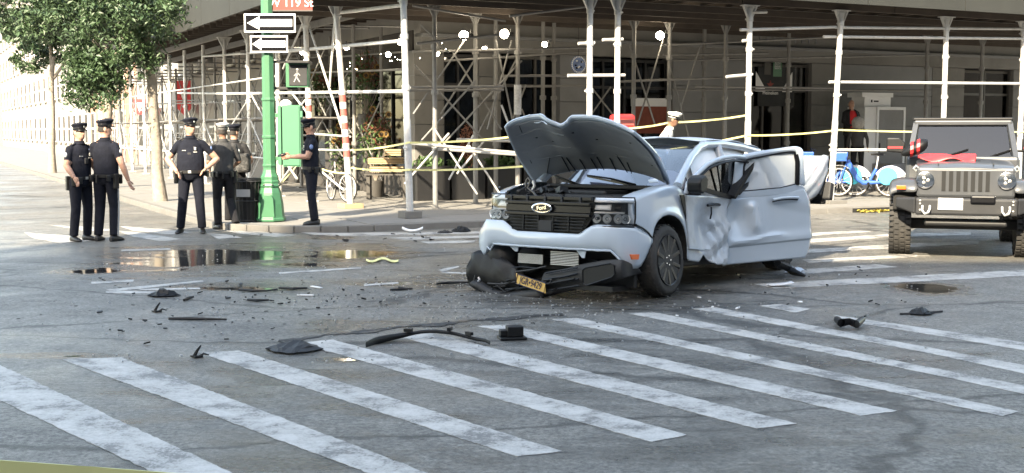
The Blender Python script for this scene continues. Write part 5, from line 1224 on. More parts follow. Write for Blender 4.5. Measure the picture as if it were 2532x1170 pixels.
# officer with his back to us at the left, one more beyond the old picture edge
person('police officer seen from behind with pale trouser stripe, right arm held out', gp(266, 596), R(168), 1.84, arms={'R': [(-.30, .06, 1.16), (-.36, -.02, .90)], 'L': [(.27, -.06, 1.17), (.24, -.22, 1.02)]}, stripe=True, girth=1.12, head_turn=R(48) * -1, sleeve=.68)
person('police officer at the far left margin partly behind the officer with a trouser stripe', gp(203, 596), R(60), 1.78, arms={'L': [(.25, -.02, 1.16), (.22, -.2, 1.0)], 'R': [(-.25, 0, 1.16), (-.24, -.16, .98)]}, sleeve=.68)
person('broad police officer facing us with both hands on his belt', gp(476, 577), R(8), 1.87, arms={'L': [(.40, .06, 1.17), (.235, -.13, 1.02)], 'R': [(-.36, .02, 1.17), (-.19, -.19, .98)]}, legs={'L': [(.095, 0, .93), (.125, -.03, .51), (.15, .02, .085)], 'R': [(-.095, 0, .93), (-.135, -.02, .51), (-.19, .05, .085)]}, girth=1.28, head_turn=R(42), sleeve=.60)
person('officer in grey shirt and grey peaked cap walking away behind the broad officer', gp(556, 567), R(205), 1.80, shirt='greyshirt', trousers='blacktr', skin='skin2', capm='greycap', arms={'L': [(.26, .06, 1.16), (.20, -.16, 1.05)], 'R': [(-.27, -.04, 1.16), (-.22, -.2, 1.08)]}, legs={'L': [(.095, 0, .93), (.10, -.10, .52), (.11, .0, .085)], 'R': [(-.095, 0, .93), (-.11, -.04, .51), (-.14, .26, .11)]}, head_turn=R(-25), sleeve=.97, badge=False)
b_ = person('person in dark clothes with mottled bag half hidden behind the grey shirted officer', gp(583, 556), R(190), 1.78, shirt='blackcl', trousers='blacktr', skin='skin', arms={'L': [(.27, -.05, 1.18), (.2, -.2, 1.15)], 'R': [(-.29, .0, 1.17), (-.26, -.16, 1.1)]}, gear=False, sleeve=.75, head_turn=R(-35))
p = wmat(b_) @ V((-.16, .17, 1.12)); b = MB(); b.box(p, (.26, .16, .34)); o = tag(b.build('shoulder_bag', M['camo'], smooth=60, bevel=.05), 'black and white mottled bag carried behind the grey shirted officer', 'bag')
ph = person('police officer in profile looking down at a phone beside the green box', gp(772, 556, SW), R(-72), 1.77, arms={'L': [(.20, -.10, 1.17), (.06, -.36, 1.17)], 'R': [(-.22, -.08, 1.17), (-.06, -.36, 1.16)]}, head_tilt=R(14), sleeve=.66, girth=1.05, legs={'L': [(.095, 0, .93), (.10, -.02, .51), (.11, .02, .085)], 'R': [(-.095, 0, .93), (-.10, .01, .51), (-.12, .07, .085)]})
b = MB(); q = wmat(ph) @ V((0, -.50, 1.20)); b.box(q, (.15, .075, .012), Euler((R(20), R(-18), R(15))).to_matrix()); tag(b.build('phone', M['gloss'], bevel=.004), 'black phone held by the officer standing beside the green box', 'phone')
person('person in white shirt and white cap standing behind the pickup roof', W(sd(hit(1622, 340, W(0, -.7), ES))[0], -.7, SW), R(78), 1.93, shirt='whiteshirt', trousers='blacktr', skin='skin2', capm='whitecap', gear=False, sleeve=.75, badge=False, head_turn=R(8), head_tilt=R(14), group=None, lean=(0, -.38), girth=1.1)
# ------------------------------------------------------------------ green traffic pole with box, signals, signs
pb = gp(669, 546, SW); PY = pb.y
pole = empty('traffic_pole', 'green octagonal traffic pole with flared base and control box', 'traffic pole', pb)
def PB(b, nm, m, par=pole, **k): return b.build(nm, M[m] if isinstance(m, str) else m, par, **k)
def L8(prof, nm, m='polegreen', par=pole, n=8, **k): b = MB(); b.lathe(pb, prof, n); return PB(b, nm, m, par, **k)
L8([(.275, 0), (.275, .05), (.255, .06), (.235, .30), (.20, .50), (.175, .58), (.165, .60)], 'base', bevel=.012)
L8([(.185, .601), (.19, .62), (.175, .66), (.18, .70), (.16, .72), (.16, .78)], 'collar', bevel=.006)
L8([(.155, .781), (.125, .84), (.112, .9), (.108, 2.2), (.100, 5.6)], 'shaft')
for z in (1.45, 2.1, 3.0, .95): L8([(.118, z), (.124, z + .01), (.124, z + .04), (.118, z + .05)], 'band')
for k in range(8):
    a = 2 * math.pi * (k + .5) / 8; b = MB(); b.ell(pb + V((.185 * math.cos(a), .185 * math.sin(a), .64)), (.018,) * 3, 6, 4); PB(b, 'bolt', 'darkframe')
b = MB(); b.prism([pb + V((x, -.235 + .0, z)) for x, z in ((-.12, .08), (.12, .08), (.10, .40), (.06, .47), (-.06, .47), (-.10, .40))], (0, .03, 0)); PB(b, 'access_door', 'polegreen', bevel=.01)
P = lambda x, y, o=0: at(x, y, PY + o)
def pbox(nm, x0, y0, x1, y1, o, d, m, par=pole, bevel=.008):
    a, c = P(x0, y0, o), P(x1, y1, o); b = MB(); b.box(((a.x + c.x) / 2, a.y + d / 2, (a.z + c.z) / 2), (abs(c.x - a.x), d, abs(a.z - c.z))); return PB(b, nm, m, par, bevel=bevel)
cb = pbox('control_box', 697, 260, 744, 412, -.12, .28, 'boxgreen', bevel=.0); pbox('box_door', 699, 264, 741, 409, -.135, .014, 'boxgreen', cb, .0); pbox('box_side', 685, 262, 696, 408, -.10, .24, 'boxgreen', cb, .0); pbox('box_hinge', 742, 275, 748, 290, -.12, .03, 'boxgreen', cb, .003); pbox('box_hinge', 742, 380, 748, 395, -.12, .03, 'boxgreen', cb, .003)
for y in (285, 392): pbox('box_bracket', 672, y - 5, 688, y + 5, -.02, .05, 'polegreen')
b = MB(); b.ell(P(707, 258, 0), (.105, .105, .085), 16, 10); tag(PB(b, 'beacon_dome', 'white', None, smooth=60), 'white dome on top of the green control box', 'dome')
# pedestrian signal
sg_ = empty('pedestrian_signal', 'dark pedestrian signal with walking figure hung on the green pole', 'signal', P(732, 190))
def SB(nm, x0, y0, x1, y1, o, d, m, par=sg_, bevel=.006): return pbox(nm, x0, y0, x1, y1, o, d, m, par, bevel)
hs = SB('housing', 706, 156, 762, 216, -.02, .25, 'polegreen'); SB('signal_face', 714, 160, 760, 212, -.035, .014, 'greypl'); SB('visor', 708, 150, 764, 156, -.16, .4, 'darkframe'); SB('bracket', 672, 215, 735, 222, .05, .05, 'darkframe'); SB('bracket', 672, 150, 708, 156, .05, .05, 'darkframe')
b = MB(); f = lambda x, y: P(x, y, -.038)
b.ell(f(735, 172), (.022, .006, .022), 8, 6); b.bar(f(735, 177), f(733, 190), .03, .01, (0, 1, 0)); b.bar(f(733, 190), f(727, 203), .018, .01, (0, 1, 0)); b.bar(f(733, 190), f(741, 203), .018, .01, (0, 1, 0)); b.bar(f(735, 179), f(727, 188), .014, .01, (0, 1, 0)); b.bar(f(735, 179), f(742, 187), .014, .01, (0, 1, 0)); PB(b, 'walking_figure', 'greycap', sg_)
# one way signs
def oneway(x0, y0, x1, y1, lab, o):
    t = empty('one_way_sign', lab, 'sign', P((x0 + x1) / 2, y1, o), 0, 'one way signs on the green pole')
    def q(nm, a, m, d, po): return pbox(nm, *a, po, d, m, t, 0)
    q('sign_plate', (x0, y0, x1, y1), 'signw', .006, o); q('sign_field', (x0 + 4, y0 + 4, x1 - 4, y1 - 4), 'signk', .003, o - .004)
    w, h = x1 - x0, y1 - y0; b = MB(); ym = (y0 + y1) / 2; A = [(x0 + w * .06, ym), (x0 + w * .30, y0 + h * .14), (x0 + w * .30, y0 + h * .30), (x0 + w * .93, y0 + h * .30), (x0 + w * .93, y1 - h * .30), (x0 + w * .30, y1 - h * .30), (x0 + w * .30, y1 - h * .14)]
    b.prism([P(x, y, o - .010) for x, y in A], (0, .004, 0)); PB(b, 'arrow', 'signw', t)
    text('sign_lettering', 'ONE WAY', M['greycap'], P(x0 + w * .62, ym, o - .013), h * .30 / 142, Euler((R(90), 0, 0)), t, .001)
oneway(603, 34, 731, 80, 'upper white and black one way sign pointing left on the green pole', -.16)
oneway(618, 88, 712, 130, 'lower one way sign under the other one on the green pole', -.16)
t = empty('street_sign', 'brown red street name sign at the top of the green pole', 'sign', P(725, 20)); pbox('sign_plate', 674, -20, 773, 27, -.02, .01, 'signred', t); pbox('sign_rim', 674, 25, 773, 28, -.026, .006, 'bronze', t, 0)
text('sign_lettering', 'W 119 St', M['signw'], P(719, 8, -.028), .20, Euler((R(90), 0, 0)), t); b = MB(); b.ell(P(763, 12, -.025), (.035, .004, .05), 10, 6); PB(b, 'district_mark', 'red', t)
# litter basket
tb = gp(614, 546, SW); t = empty('litter_basket', 'wire litter basket with dark bag beside the green pole', 'litter basket', tb)
b = MB(); b.lathe(tb, [(.20, .02), (.23, .35), (.25, .66), (.27, .72), (.25, .75), (.22, .70), (.18, .5)], 22); b.v = [(x + .012 * math.sin(z * 40 + x * 30), y + .012 * math.cos(z * 33), z) for x, y, z in b.v]; b.build('bin_bag', M['blackpl'], t, smooth=50)
for k in range(22):
    a = 2 * math.pi * k / 22; b = MB(); b.tube([tb + V((.215 * math.cos(a), .215 * math.sin(a), 0)), tb + V((.245 * math.cos(a), .245 * math.sin(a), .36)), tb + V((.275 * math.cos(a), .275 * math.sin(a), .72))], .006, 5); b.build('basket_wire', M['greypl'], t)
for z, r in ((.02, .22), (.36, .25), (.70, .278)):
    b = MB(); b.tube([tb + V((r * math.cos(2 * math.pi * k / 24), r * math.sin(2 * math.pi * k / 24), z)) for k in range(25)], .010, 6); b.build('basket_ring', M['greypl'], t)
b = MB(); b.box(tb + V((-.02, -.27, .5)), (.24, .01, .13)); b.build('basket_badge', M['greycap'], t)

# ------------------------------------------------------------------ bicycles
def bike(label, base, rz, fc='bikeblue', share=True, group=None, scale=1.0, wr=.33):
    t = empty('bicycle', label, 'bicycle', base, rz, group); t.scale = (scale,) * 3
    def B_(b, nm, m, par=t, **k): return b.build(nm, M[m], par, local=True, **k)
    wb = 1.08; F, Rr = V((-wb / 2, 0, wr)), V((wb / 2, 0, wr)); Rf = Matrix.Rotation(R(18), 3, 'Z')
    for c, rot in ((F, Rf), (Rr, Matrix.Identity(3))):
        def ring(r, n=30): return [c + rot @ V((r * math.cos(2 * math.pi * k / n), 0, r * math.sin(2 * math.pi * k / n))) for k in range(n + 1)]
        b = MB(); b.tube(ring(wr - .02), .022 if share else .017, 7, caps=False); wl = B_(b, 'wheel', 'rubber', smooth=60)
        b = MB(); b.tube(ring(wr - .045), .012, 6, caps=False); B_(b, 'rim', 'tyrewhite', wl)
        b = MB(); b.cyl(c + rot @ V((0, -.05, 0)), c + rot @ V((0, .05, 0)), .035); B_(b, 'hub', 'bikegrey', wl)
        for k in range(14):
            a = 2 * math.pi * k / 14; b = MB(); b.cyl(c + rot @ V((.03 * math.cos(a), .02 * (-1) ** k, .03 * math.sin(a))), c + rot @ V(((wr - .04) * math.cos(a), 0, (wr - .04) * math.sin(a))), .003, n=4); B_(b, 'spoke', 'bikegrey', wl)
    bb = V((.08, 0, .30)); hd = V((-.36, 0, .80)); st = V((.24, 0, .62))
    b = MB()
    if share:
        b.tube([hd, hd + V((.05, 0, -.12)), V((-.16, 0, .42)), V((-.02, 0, .31)), bb + V((.04, 0, .02)), Rr], [.05, .06, .06, .055, .05, .02], 10); b.tube([bb, st], .035, 8); b.tube([st + V((-.02, 0, -.1)), Rr + V((0, 0, .02))], .02, 6)
    else:
        for a, c in ((hd, bb), (bb, st), (hd + V((.02, 0, -.03)), st), (st, Rr), (bb, Rr)): b.cyl(a, c, .018, n=8)
    B_(b, 'frame', fc, smooth=60)
    b = MB(); b.tube([hd + V((0, 0, .02)), hd + V((-.05, 0, -.15)), F + Rf @ V((0, .05, 0))], .018, 6); b.tube([hd + V((-.05, 0, -.15)), F + Rf @ V((0, -.05, 0))], .016, 6); B_(b, 'fork', fc)
    b = MB(); b.tube([V((-.34, -.30, 1.03)), V((-.42, -.22, 1.06)), V((-.40, 0, .98)), V((-.42, .22, 1.06)), V((-.34, .30, 1.03))], .014, 7); b.cyl(hd, V((-.40, 0, .99)), .02); B_(b, 'handlebar', 'gloss')
    b = MB(); b.cyl(st, V((.28, 0, .90)), .016); B_(b, 'seat_post', 'bikegrey'); b = MB(); b.loft([[V((x, w * math.cos(a), .93 + h * math.sin(a))) for a in [2 * math.pi * k / 10 for k in range(10)]] for x, w, h in ((.12, .02, .018), (.2, .035, .022), (.3, .09, .03), (.38, .08, .028), (.40, .04, .02))]); B_(b, 'saddle', 'gloss', smooth=50)
    b = MB(); b.cyl(bb + V((0, -.06, 0)), bb + V((0, .06, 0)), .03); b.bar(bb + V((0, -.08, 0)), bb + V((.09, -.08, -.13)), .02, .02); b.bar(bb + V((0, .08, 0)), bb + V((-.09, .08, .13)), .02, .02); b.box(bb + V((.09, -.13, -.13)), (.09, .09, .025)); b.box(bb + V((-.09, .13, .13)), (.09, .09, .025)); tag(B_(b, 'crank', 'gloss'), kind='stuff')
    if share:
        def arc(c, r, a0, a1, w, nm, m, n=12):
            b = MB(); rows = [[c + V((r * math.cos(a0 + (a1 - a0) * k / n), y, r * math.sin(a0 + (a1 - a0) * k / n))) for k in range(n + 1)] for y in (-w, 0, w)]; b.grid(rows); return B_(b, nm, m, solid=.006, smooth=60)
        arc(F, wr + .03, .3, 2.6, .04, 'mudguard', 'bikegrey'); arc(Rr, wr + .03, -.1, 2.7, .045, 'mudguard', fc)
        for y in (-.05, .05):
            b = MB(); b.prism([Rr + V((r * math.cos(a), y, r * math.sin(a))) for r, a in [(wr + .03, .4 + 2.2 * k / 12) for k in range(13)]] + [Rr + V((-.18, y, -.02)), Rr + V((.1, y, .0))], (0, .004, 0)); sk = B_(b, 'skirt_guard', 'bikegrey')
            b = MB(); b.prism([Rr + V((-.06 + .20 * math.cos(a), y + math.copysign(.006, y), .13 + .19 * math.sin(a))) for a in [2 * math.pi * k / 22 for k in range(22)]], (0, math.copysign(.003, y), 0)); B_(b, 'skirt_disc', 'cyan', sk)
        b = MB(); b.prism([V((-.62, -.16, .78)), V((-.38, -.16, .78)), V((-.36, -.19, .98)), V((-.68, -.19, .98))], (0, .35, 0)); B_(b, 'front_basket', fc, bevel=.02); b = MB(); b.box((-.70, 0, .80), (.02, .28, .14)); B_(b, 'front_panel', 'bikegrey', bevel=.01); b = MB(); b.ell((-.66, .0, 1.03), (.03, .05, .03), 8, 6); B_(b, 'front_lamp', 'silver')
    return t
bp_ = hit(2138, 420, W(0, 1.6), ES); bp_.z = SW
bike('blue share bike with cyan rear wheel disc parked by the sunlit post', bp_, YAW - R(40) + 0, group='blue share bikes', scale=1.1)
bp2 = hit(2052, 420, W(0, 2.2), ES); bp2.z = SW
bike('second blue share bike mostly hidden by the open truck door', bp2, YAW - R(35), group='blue share bikes', scale=1.1)
bp3 = hit(2420, 420, W(0, 1.8), ES); bp3.z = SW
bike('third blue share bike at the right margin behind the off-roader', bp3, YAW - R(40), group='blue share bikes', scale=1.1)
q = ps(838, .55); bike('dark bicycle leaning by the red and white banded post', (q.x, q.y, SW), R(118), 'gloss', False, scale=1.0)

# ------------------------------------------------------------------ things on the pavement and at the shop fronts
def anchor(px, d, z=SW): p = pf(px, d); p.z = z; return p
# stoop and door of the right-hand entrance
for k, (d0, z) in enumerate(((2.7, .30), (3.1, .46), (3.5, .62), (3.9, .80))): wbox('stoop_step', FS(2072), FS(2150), d0, BD - .03, (SW, .30, .46, .62)[k], z - .003, M['stone2'], bevel=.01)
mp_ = W(FS(2106) - .0, 4.4, .80); a = sd(hit(2104, 300, W(0, 4.4), ES)); mp_ = W(a[0], 4.4, .80)
person('balding man in red shirt and open black jacket standing by the blue bikes', mp_, R(15), 1.72, shirt='redshirt', trousers='blacktr', cap=None, hair=None, gear=False, sleeve=1.02, arms={'L': [(.25, -.04, 1.18), (.12, -.24, 1.04)], 'R': [(-.25, -.02, 1.18), (-.10, -.24, 1.02)]}, group=None, collar='skin')
mr_ = [o for o in COL.objects if o.name.startswith('person') and 'red shirt' in o.get('label', '')][0]
for s_ in (-1, 1):
    b = MB(); rg = []
    for z, rx, ry in ((.80, .205, .165), (.95, .20, .16), (1.2, .205, .155), (1.38, .215, .145), (1.47, .17, .11), (1.515, .09, .085)):
        rg.append([V((s_ * rx * math.sin(a), -ry * math.cos(a), z)) for a in [.55 + 2.6 * k / 14 for k in range(15)]])
    b.grid(rg); b.build('jacket_front', M['blackcl'], mr_, local=True, solid=.02, smooth=60)
    A_ = [V((.176 * s_, .01, 1.42)), V((.25 * s_, -.03, 1.18)), V((.12 * s_, -.22, 1.045))]; b = MB(); b.tube([A_[0] + V((-.04 * s_, 0, .01)), A_[0], A_[1], A_[2]], [.074, .074, .064, .048], 12); b.build('jacket_sleeve', M['blackcl'], mr_, local=True, smooth=60)
b = MB(); b.ell((0, .05, 1.66), (.082, .06, .07), 12, 8); b.build('hair_fringe', M['greyhair'], mr_, local=True, smooth=60)
a = sd(hit(2122, 300, W(0, 3.3), ES)); gpz = .46
gy = person('person with bushy grey hair in grey clothes in front of the red shirted man', W(a[0], 3.3, .46), R(170), 1.56, shirt='greyshirt', trousers='blacktr', cap=None, hair='greyhair', gear=False, sleeve=1.02, group=None)
b = MB(); b.ell((0, .01, 1.64), (.19, .19, .20), 18, 12); o = b.build('bushy_hair', M['greyhair'], gy, local=True, smooth=70); m = o.modifiers.new('d', 'DISPLACE'); tx = bpy.data.textures.new('hairclouds', 'CLOUDS'); tx.noise_scale = .06; m.texture = tx; m.strength = .06
# cabinet with framed door, carton on top
c0 = fhit(2140, 264, 4.6); c1 = fhit(2238, 264, 4.6); zt = c0.z; s0, s1 = sd(c0)[0], sd(c1)[0]
t = empty('kiosk_cabinet', 'tall pale cabinet with grey framed door behind the blue bikes', 'cabinet', W(s0, 4.6, SW), YAW)
wbox('carcass', s0, s1, 4.62, 5.3, SW, zt, M['white'], t, .01); sm = s0 + (s1 - s0) * .28
for a0, a1, z0, z1 in ((sm, sm + .07, SW, zt), (s1 - .07, s1, SW, zt), (sm + .071, s1 - .071, zt - .08, zt), (sm + .071, s1 - .071, SW, SW + .1)): wbox('door_frame', a0, a1, 4.57, 4.618, z0, z1, M['white'], t, .004)
wbox('door_panel', sm + .072, s1 - .072, 4.585, 4.617, SW + .102, zt - .082, M['stone2'], t); wbox('handle', sm + .09, sm + .12, 4.55, 4.583, 1.1, 1.35, M['gloss'], t)
c0 = fhit(2130, 229, 4.7); c1 = fhit(2206, 240, 4.7); a0, a1 = sd(c0)[0], sd(c1)[0]
t = empty('carton', 'white printed carton with lid on top of the pale cabinet', 'carton', W(a0, 4.7, zt), YAW); wbox('box', a0 + .12, a1 - .05, 4.7, 5.2, zt + .003, sd(fhit(2130, 240, 4.7))[2], M['white'], t); zz = sd(fhit(2130, 240, 4.7))[2]; wbox('lid', a0, a1, 4.66, 5.24, zz + .002, c0.z, M['white'], t); wbox('print_mark', a0 + .35, a0 + .40, 4.695, 4.699, zz - .14, zz - .07, M['signk'], t); wbox('print_mark', a0 + .45, a0 + .62, 4.695, 4.699, zz - .13, zz - .09, M['greypl'], t)
# red rounded panel behind the hood
c0 = fhit(1526, 282, .9); c1 = fhit(1573, 322, .9); t = empty('red_box', 'red rounded box on a stand behind the raised bonnet', 'news box', W(sd(c0)[0] + .2, .9, SW), YAW)
wbox('box', sd(c0)[0], sd(c1)[0], .9, 1.25, c1.z, c0.z, M['red'], t, .07); wbox('stand', sd(c0)[0] + .15, sd(c1)[0] - .15, 1.0, 1.12, SW, c1.z + .01, M['greypl'], t); wbox('window', sd(c0)[0] + .06, sd(c1)[0] - .06, .894, .899, c1.z + .1, c0.z - .1, M['redtape'], t)
# round blue art sign
p = fhit(1430, 160, 4.2); b = MB(); b.lathe(p, [(0, .02), (.19, .02), (.205, 0), (.19, -.02), (0, -.02)], 28, ES); b.v = [tuple(p + (V(v) - p) * 1.0) for v in b.v]; t = empty('round_sign', 'round blue and white patterned sign hanging left of the twin posts', 'sign', p, YAW); b.build('disc', M['artblue'], t); b = MB(); r_ = random.Random(4)
for k in range(26):
    a = 2 * math.pi * k / 26; c = p + EF * (.18 * math.cos(a)) + UP * (.18 * math.sin(a)) - ES * .025; b = MB(); b.ell(c, (.014, .01, .02), 6, 4); b.build('rim_bead', M['signw'], t)
for k in range(9):
    b = MB(); c = p + EF * r_.uniform(-.1, .1) + UP * r_.uniform(-.1, .1) - ES * .023; b.ell(c, (.03, .008, .02), 8, 5); b.build('painted_patch', M['signw'] if k % 2 else M['signk'], t)
b = MB(); b.cyl(p + UP * .2, p + UP * .9, .006); b.build('hanger', M['darkframe'], t)
# planters
def leaves(b, c, r, n, l, rr):
    for k in range(n):
        a = V((rr.gauss(0, 1), rr.gauss(0, 1), rr.gauss(0, .8))).normalized() * rr.random() ** .5; p = V(c) + V((a.x * r[0], a.y * r[1], a.z * r[2])); q = Euler((rr.uniform(-1.2, 1.2), rr.uniform(-1.2, 1.2), rr.uniform(0, 6.3))).to_matrix(); s_ = l * rr.uniform(.6, 1.4)
        b.add([p + q @ V(v) for v in ((-s_, 0, 0), (0, -s_ * .35, .1 * s_), (s_, 0, 0), (0, s_ * .35, .1 * s_))], [(0, 1, 2, 3)])
r_ = random.Random(9)
for i, (x0, x1) in enumerate(((1030, 1112), (1118, 1200), (1206, 1290), (1296, 1375))):
    s0, s1 = sd(fhit(x0, 400, 4.9))[0], sd(fhit(x1, 400, 4.9))[0]; t = empty('planter_box', ['dark planter trough nearest the corner post', 'dark planter trough second from the corner post', 'dark planter trough left of the bonnet', 'dark planter trough hidden behind the bonnet'][i], 'planter', W(s0, 4.9, SW), YAW, 'dark planters along the shop front')
    wbox('trough', s0, s1, 4.9, 5.5, SW, .82, M['darkframe'], t, .015); wbox('trough_rim', s0 - .02, s1 + .02, 4.87, 5.53, .822, .87, M['greypl'], t)
    b = MB(); leaves(b, W((s0 + s1) / 2, 5.2, .95), ((s1 - s0) * .45, .25, .16), 260, .07, r_); tag(b.build('foliage', M['leaf2'], t), kind='stuff')
def flowers(px, s, zb, h, label, n, seed, rust=True):
    p = ps(px, s); p.z = zb; t = empty('flower_display', label, 'flowers', p, 0, 'flower displays under the shed'); rr = random.Random(seed)
    b = MB(); b.lathe(p, [(.16, 0), (.2, .38), (.18, .40), (.0, .38)], 14); b.build('tub', M['bronze'], t, smooth=40)
    b = MB()
    for k in range(16):
        a = rr.uniform(0, 6.3); e = p + V((rr.uniform(-.45, .45), rr.uniform(-.3, .3), h * rr.uniform(.6, 1))); b.tube([p + UP * .35, p.lerp(e, .5) + V((.05 * math.cos(a), .05 * math.sin(a), .1)), e], [.012, .009, .005], 5)
    b.build('stems', M['bark'], t); b = MB(); leaves(b, p + UP * h * .62, (.45, .35, h * .38), 420, .07, rr); tag(b.build('foliage', M['leaf2'], t), kind='stuff')
    if rust: b = MB(); leaves(b, p + UP * h * .72 + V((.05, 0, 0)), (.36, .3, h * .24), 420, .05, rr); tag(b.build('rust_blooms', M['petalo'], t), kind='stuff')
    for k in range(n):
        c = p + V((rr.uniform(-.42, .42), -.32 + rr.uniform(-.1, .05), h * rr.uniform(.55, 1.0))); ax = V((rr.uniform(-.4, .4), -1, rr.uniform(-.2, .3))).normalized(); q = V((0, 0, 1)).rotation_difference(ax).to_matrix(); b = MB()
        for j in range(16):
            a = 2 * math.pi * j / 16; d_ = V((math.cos(a), math.sin(a), 0)); e_ = V((-math.sin(a), math.cos(a), 0)); b.add([c + q @ v for v in (d_ * .035, d_ * .06 + e_ * .016, d_ * .09 + V((0, 0, .012)), d_ * .06 - e_ * .016)], [(0, 1, 2, 3)])
        fl = b.build('sunflower', M['petal'], t); b = MB(); b.ell(c, (.043, .043, .018), 12, 6, q); b.build('flower_centre', M['seedc'], fl, smooth=60)
flowers(928, 2.0, SW, 2.2, 'tall arrangement of rust blooms and sunflowers by the timber boxes', 4, 1)
flowers(905, 2.1, 1.7, 2.0, 'raised rust and sunflower arrangement left of the corner post', 4, 2)
flowers(797, 2.1, 1.7, 1.8, 'leafy arrangement behind the banded post with yellow blooms', 2, 3)
flowers(850, 2.3, SW, 1.9, 'low arrangement of twigs and leaves behind the bicycle', 2, 4)
p = anchor(1158, 4.2, .85); b = MB(); leaves(b, p + UP * .5, (.2, .2, .5), 260, .06, r_); tag(b.build('orange_shrub', M['petalo']), 'orange leaved potted shrub behind the upper yellow tape', 'plant')
for i, (x0, y0, x1, y1) in enumerate(((922, 388, 990, 408), (958, 368, 990, 386), (926, 409, 992, 428))):
    a, c = shit(x0, y0, 1.9), shit(x1, y1, 1.9); t = empty('timber_box', ['middle pale timber crate by the corner post', 'topmost small timber crate by the corner post', 'lowest timber crate of the stack by the corner post'][i], 'crate', ((a.x + c.x) / 2, (a.y + c.y) / 2, c.z), 0, 'timber crates by the flower shop')
    w, h = abs(c.x - a.x), a.z - c.z
    for k in range(3): b = MB(); b.box(((a.x + c.x) / 2, (a.y + c.y) / 2, c.z + h * (k + .5) / 3), (w, .5, h / 3 - .012)); b.build('slat', M['plank'], t)
    b = MB(); b.box(((a.x + c.x) / 2, (a.y + c.y) / 2, (a.z + c.z) / 2), (w - .03, .46, h - .02)); b.build('lining', M['dark'], t)
t = empty('crate_stand', 'low bench carrying the timber crates by the flower shop', 'bench', shit(957, 440, 1.9)); 
p = shit(957, 429, 1.9); 
for dx in (-.42, .42): b = MB(); b.box((p.x + dx, p.y, (p.z + SW) / 2), (.08, .4, p.z - SW - .002)); b.build('leg', M['bronze'], t)
b = MB(); b.box((p.x, p.y, p.z - .02), (1.0, .5, .036)); b.build('bench_top', M['bronze'], t)
# red banners in the side street
for px, py, w, h, s, lab in ((455, 243, .55, 1.4, 2.2, 'long red pointed banner hanging among the side street scaffold'), (345, 265, .6, .75, 2.2, 'faded red sign low at the left among the side street scaffold')):
    p = shit(px, py, s); b = MB(); z0 = h / 2; b.prism([p + V((x * w / 2, y_, z_)) for x, y_, z_ in ((-1, 0, z0), (1, 0, z0), (1, 0, -z0 * .6), (0, 0, -z0), (-1, 0, -z0 * .6))], (0, .02, 0)); t = empty('banner', lab, 'banner', p); b.build('cloth', M['red'], t)
    b = MB(); b.prism([p + V((x * w / 2, -.006, z_)) for x, z_ in ((-.5, .2), (.5, .2), (0, -.25))], (0, .004, 0)); b.build('emblem', M['whitetape'], t)

# ------------------------------------------------------------------ grey off-roader at the right
jb = gp(2250, 632, 0); JR = R(-18)
jeep = empty('parked_offroader', 'grey off-roader with round headlamps, knobbly tyres and a red cover on its hood', 'car', jb + V((.60, -.30, 0)), JR)
def JB(b, nm, m, par=jeep, **k): return b.build(nm, M[m], par, local=True, **k)
def jbox(nm, c, s_, m, par=jeep, bevel=.02, rot=None): b = MB(); b.box(c, s_, rot); return JB(b, nm, m, par, bevel=bevel)
g = jbox('grille', (0, -.10, 1.0), (1.22, .10, .40), 'jeep', bevel=.04)
for k in range(7): jbox('grille_slot', (-.27 + .09 * k, -.154, 1.02), (.05, .012, .26), 'dark', g, .0)
for s_ in (-1, 1):
    b = MB(); b.lathe((.50 * s_, -.16, 1.03), [(.085, -.02), (.112, -.01), (.112, .02), (.098, .025)], 28, (0, -1, 0)); h = JB(b, 'headlight', 'chrome', smooth=40)
    b = MB(); b.lathe((.50 * s_, -.15, 1.03), [(.0, .0), (.05, .0), (.09, .02), (.095, .03)], 24, (0, -1, 0)); JB(b, 'reflector', 'alu', h, smooth=50)
    for q in range(3): b = MB(); b.ell((.50 * s_ + .035 * math.cos(q * 2.1), -.185, 1.03 + .035 * math.sin(q * 2.1)), (.022, .01, .022), 8, 6); JB(b, 'lamp_lens', 'silver', h)
    b = MB(); b.ell((.50 * s_, -.178, 1.03), (.097, .025, .097), 16, 10); JB(b, 'lens_cover', 'lens', h, smooth=60)
    # fenders
    b = MB(); rg = []
    for y, z in ((-.16, .86), (-.14, .95), (-.05, 1.02), (.25, 1.04), (.62, 1.02), (.86, .94), (.98, .78)): rg.append([V((x * s_, y + (.06 if x > .8 else 0), z - (.02 if x > .85 else 0))) for x in (.58, .70, .82, .93)] + [V((.945 * s_, y + .05, z - .09))])
    b.grid(rg); JB(b, 'fender', 'jeep', smooth=50, solid=.03, sub=1)
    jbox('marker_lamp', (.80 * s_, -.175, .93), (.12, .02, .05), 'amber', bevel=.005)
    jbox('inner_arch', (.70 * s_, .45, .80), (.4, 1.0, .35), 'dark')
    # tow hook on the bumper
    b = MB(); c = V((.48 * s_, -.50, .68)); b.tube([c + V((-.05, 0, .03)), c + V((-.05, -.05, -.03)), c + V((-.02, -.08, -.07)), c + V((.025, -.08, -.05)), c + V((.04, -.05, .0)), c + V((.04, 0, .03))], .016, 7); JB(b, 'tow_hook', 'silver', smooth=50)
    b = MB(); c = V((.62 * s_, .35, .92 + .36)); b.tube([c + V((-.04 * s_, -.45, -.10)), c + V((0, -.49, -.06)), c + V((.03 * s_, -.48, -.10)), c + V((0, -.45, -.13)), c + V((-.04 * s_, -.45, -.10))], .012, 6); JB(b, 'hood_latch', 'silver')
b = MB(); b.grid([[V((x, y, 1.20 + .05 * (y + .1) + .035 * math.cos(x * 2.3) - (.05 if y < -.1 else 0))) for x in [-.62 + 1.24 * k / 10 for k in range(11)]] for y in (-.15, -.11, 0, .3, .7, 1.05)]); JB(b, 'hood', 'jeep', smooth=50, solid=.04, sub=1)
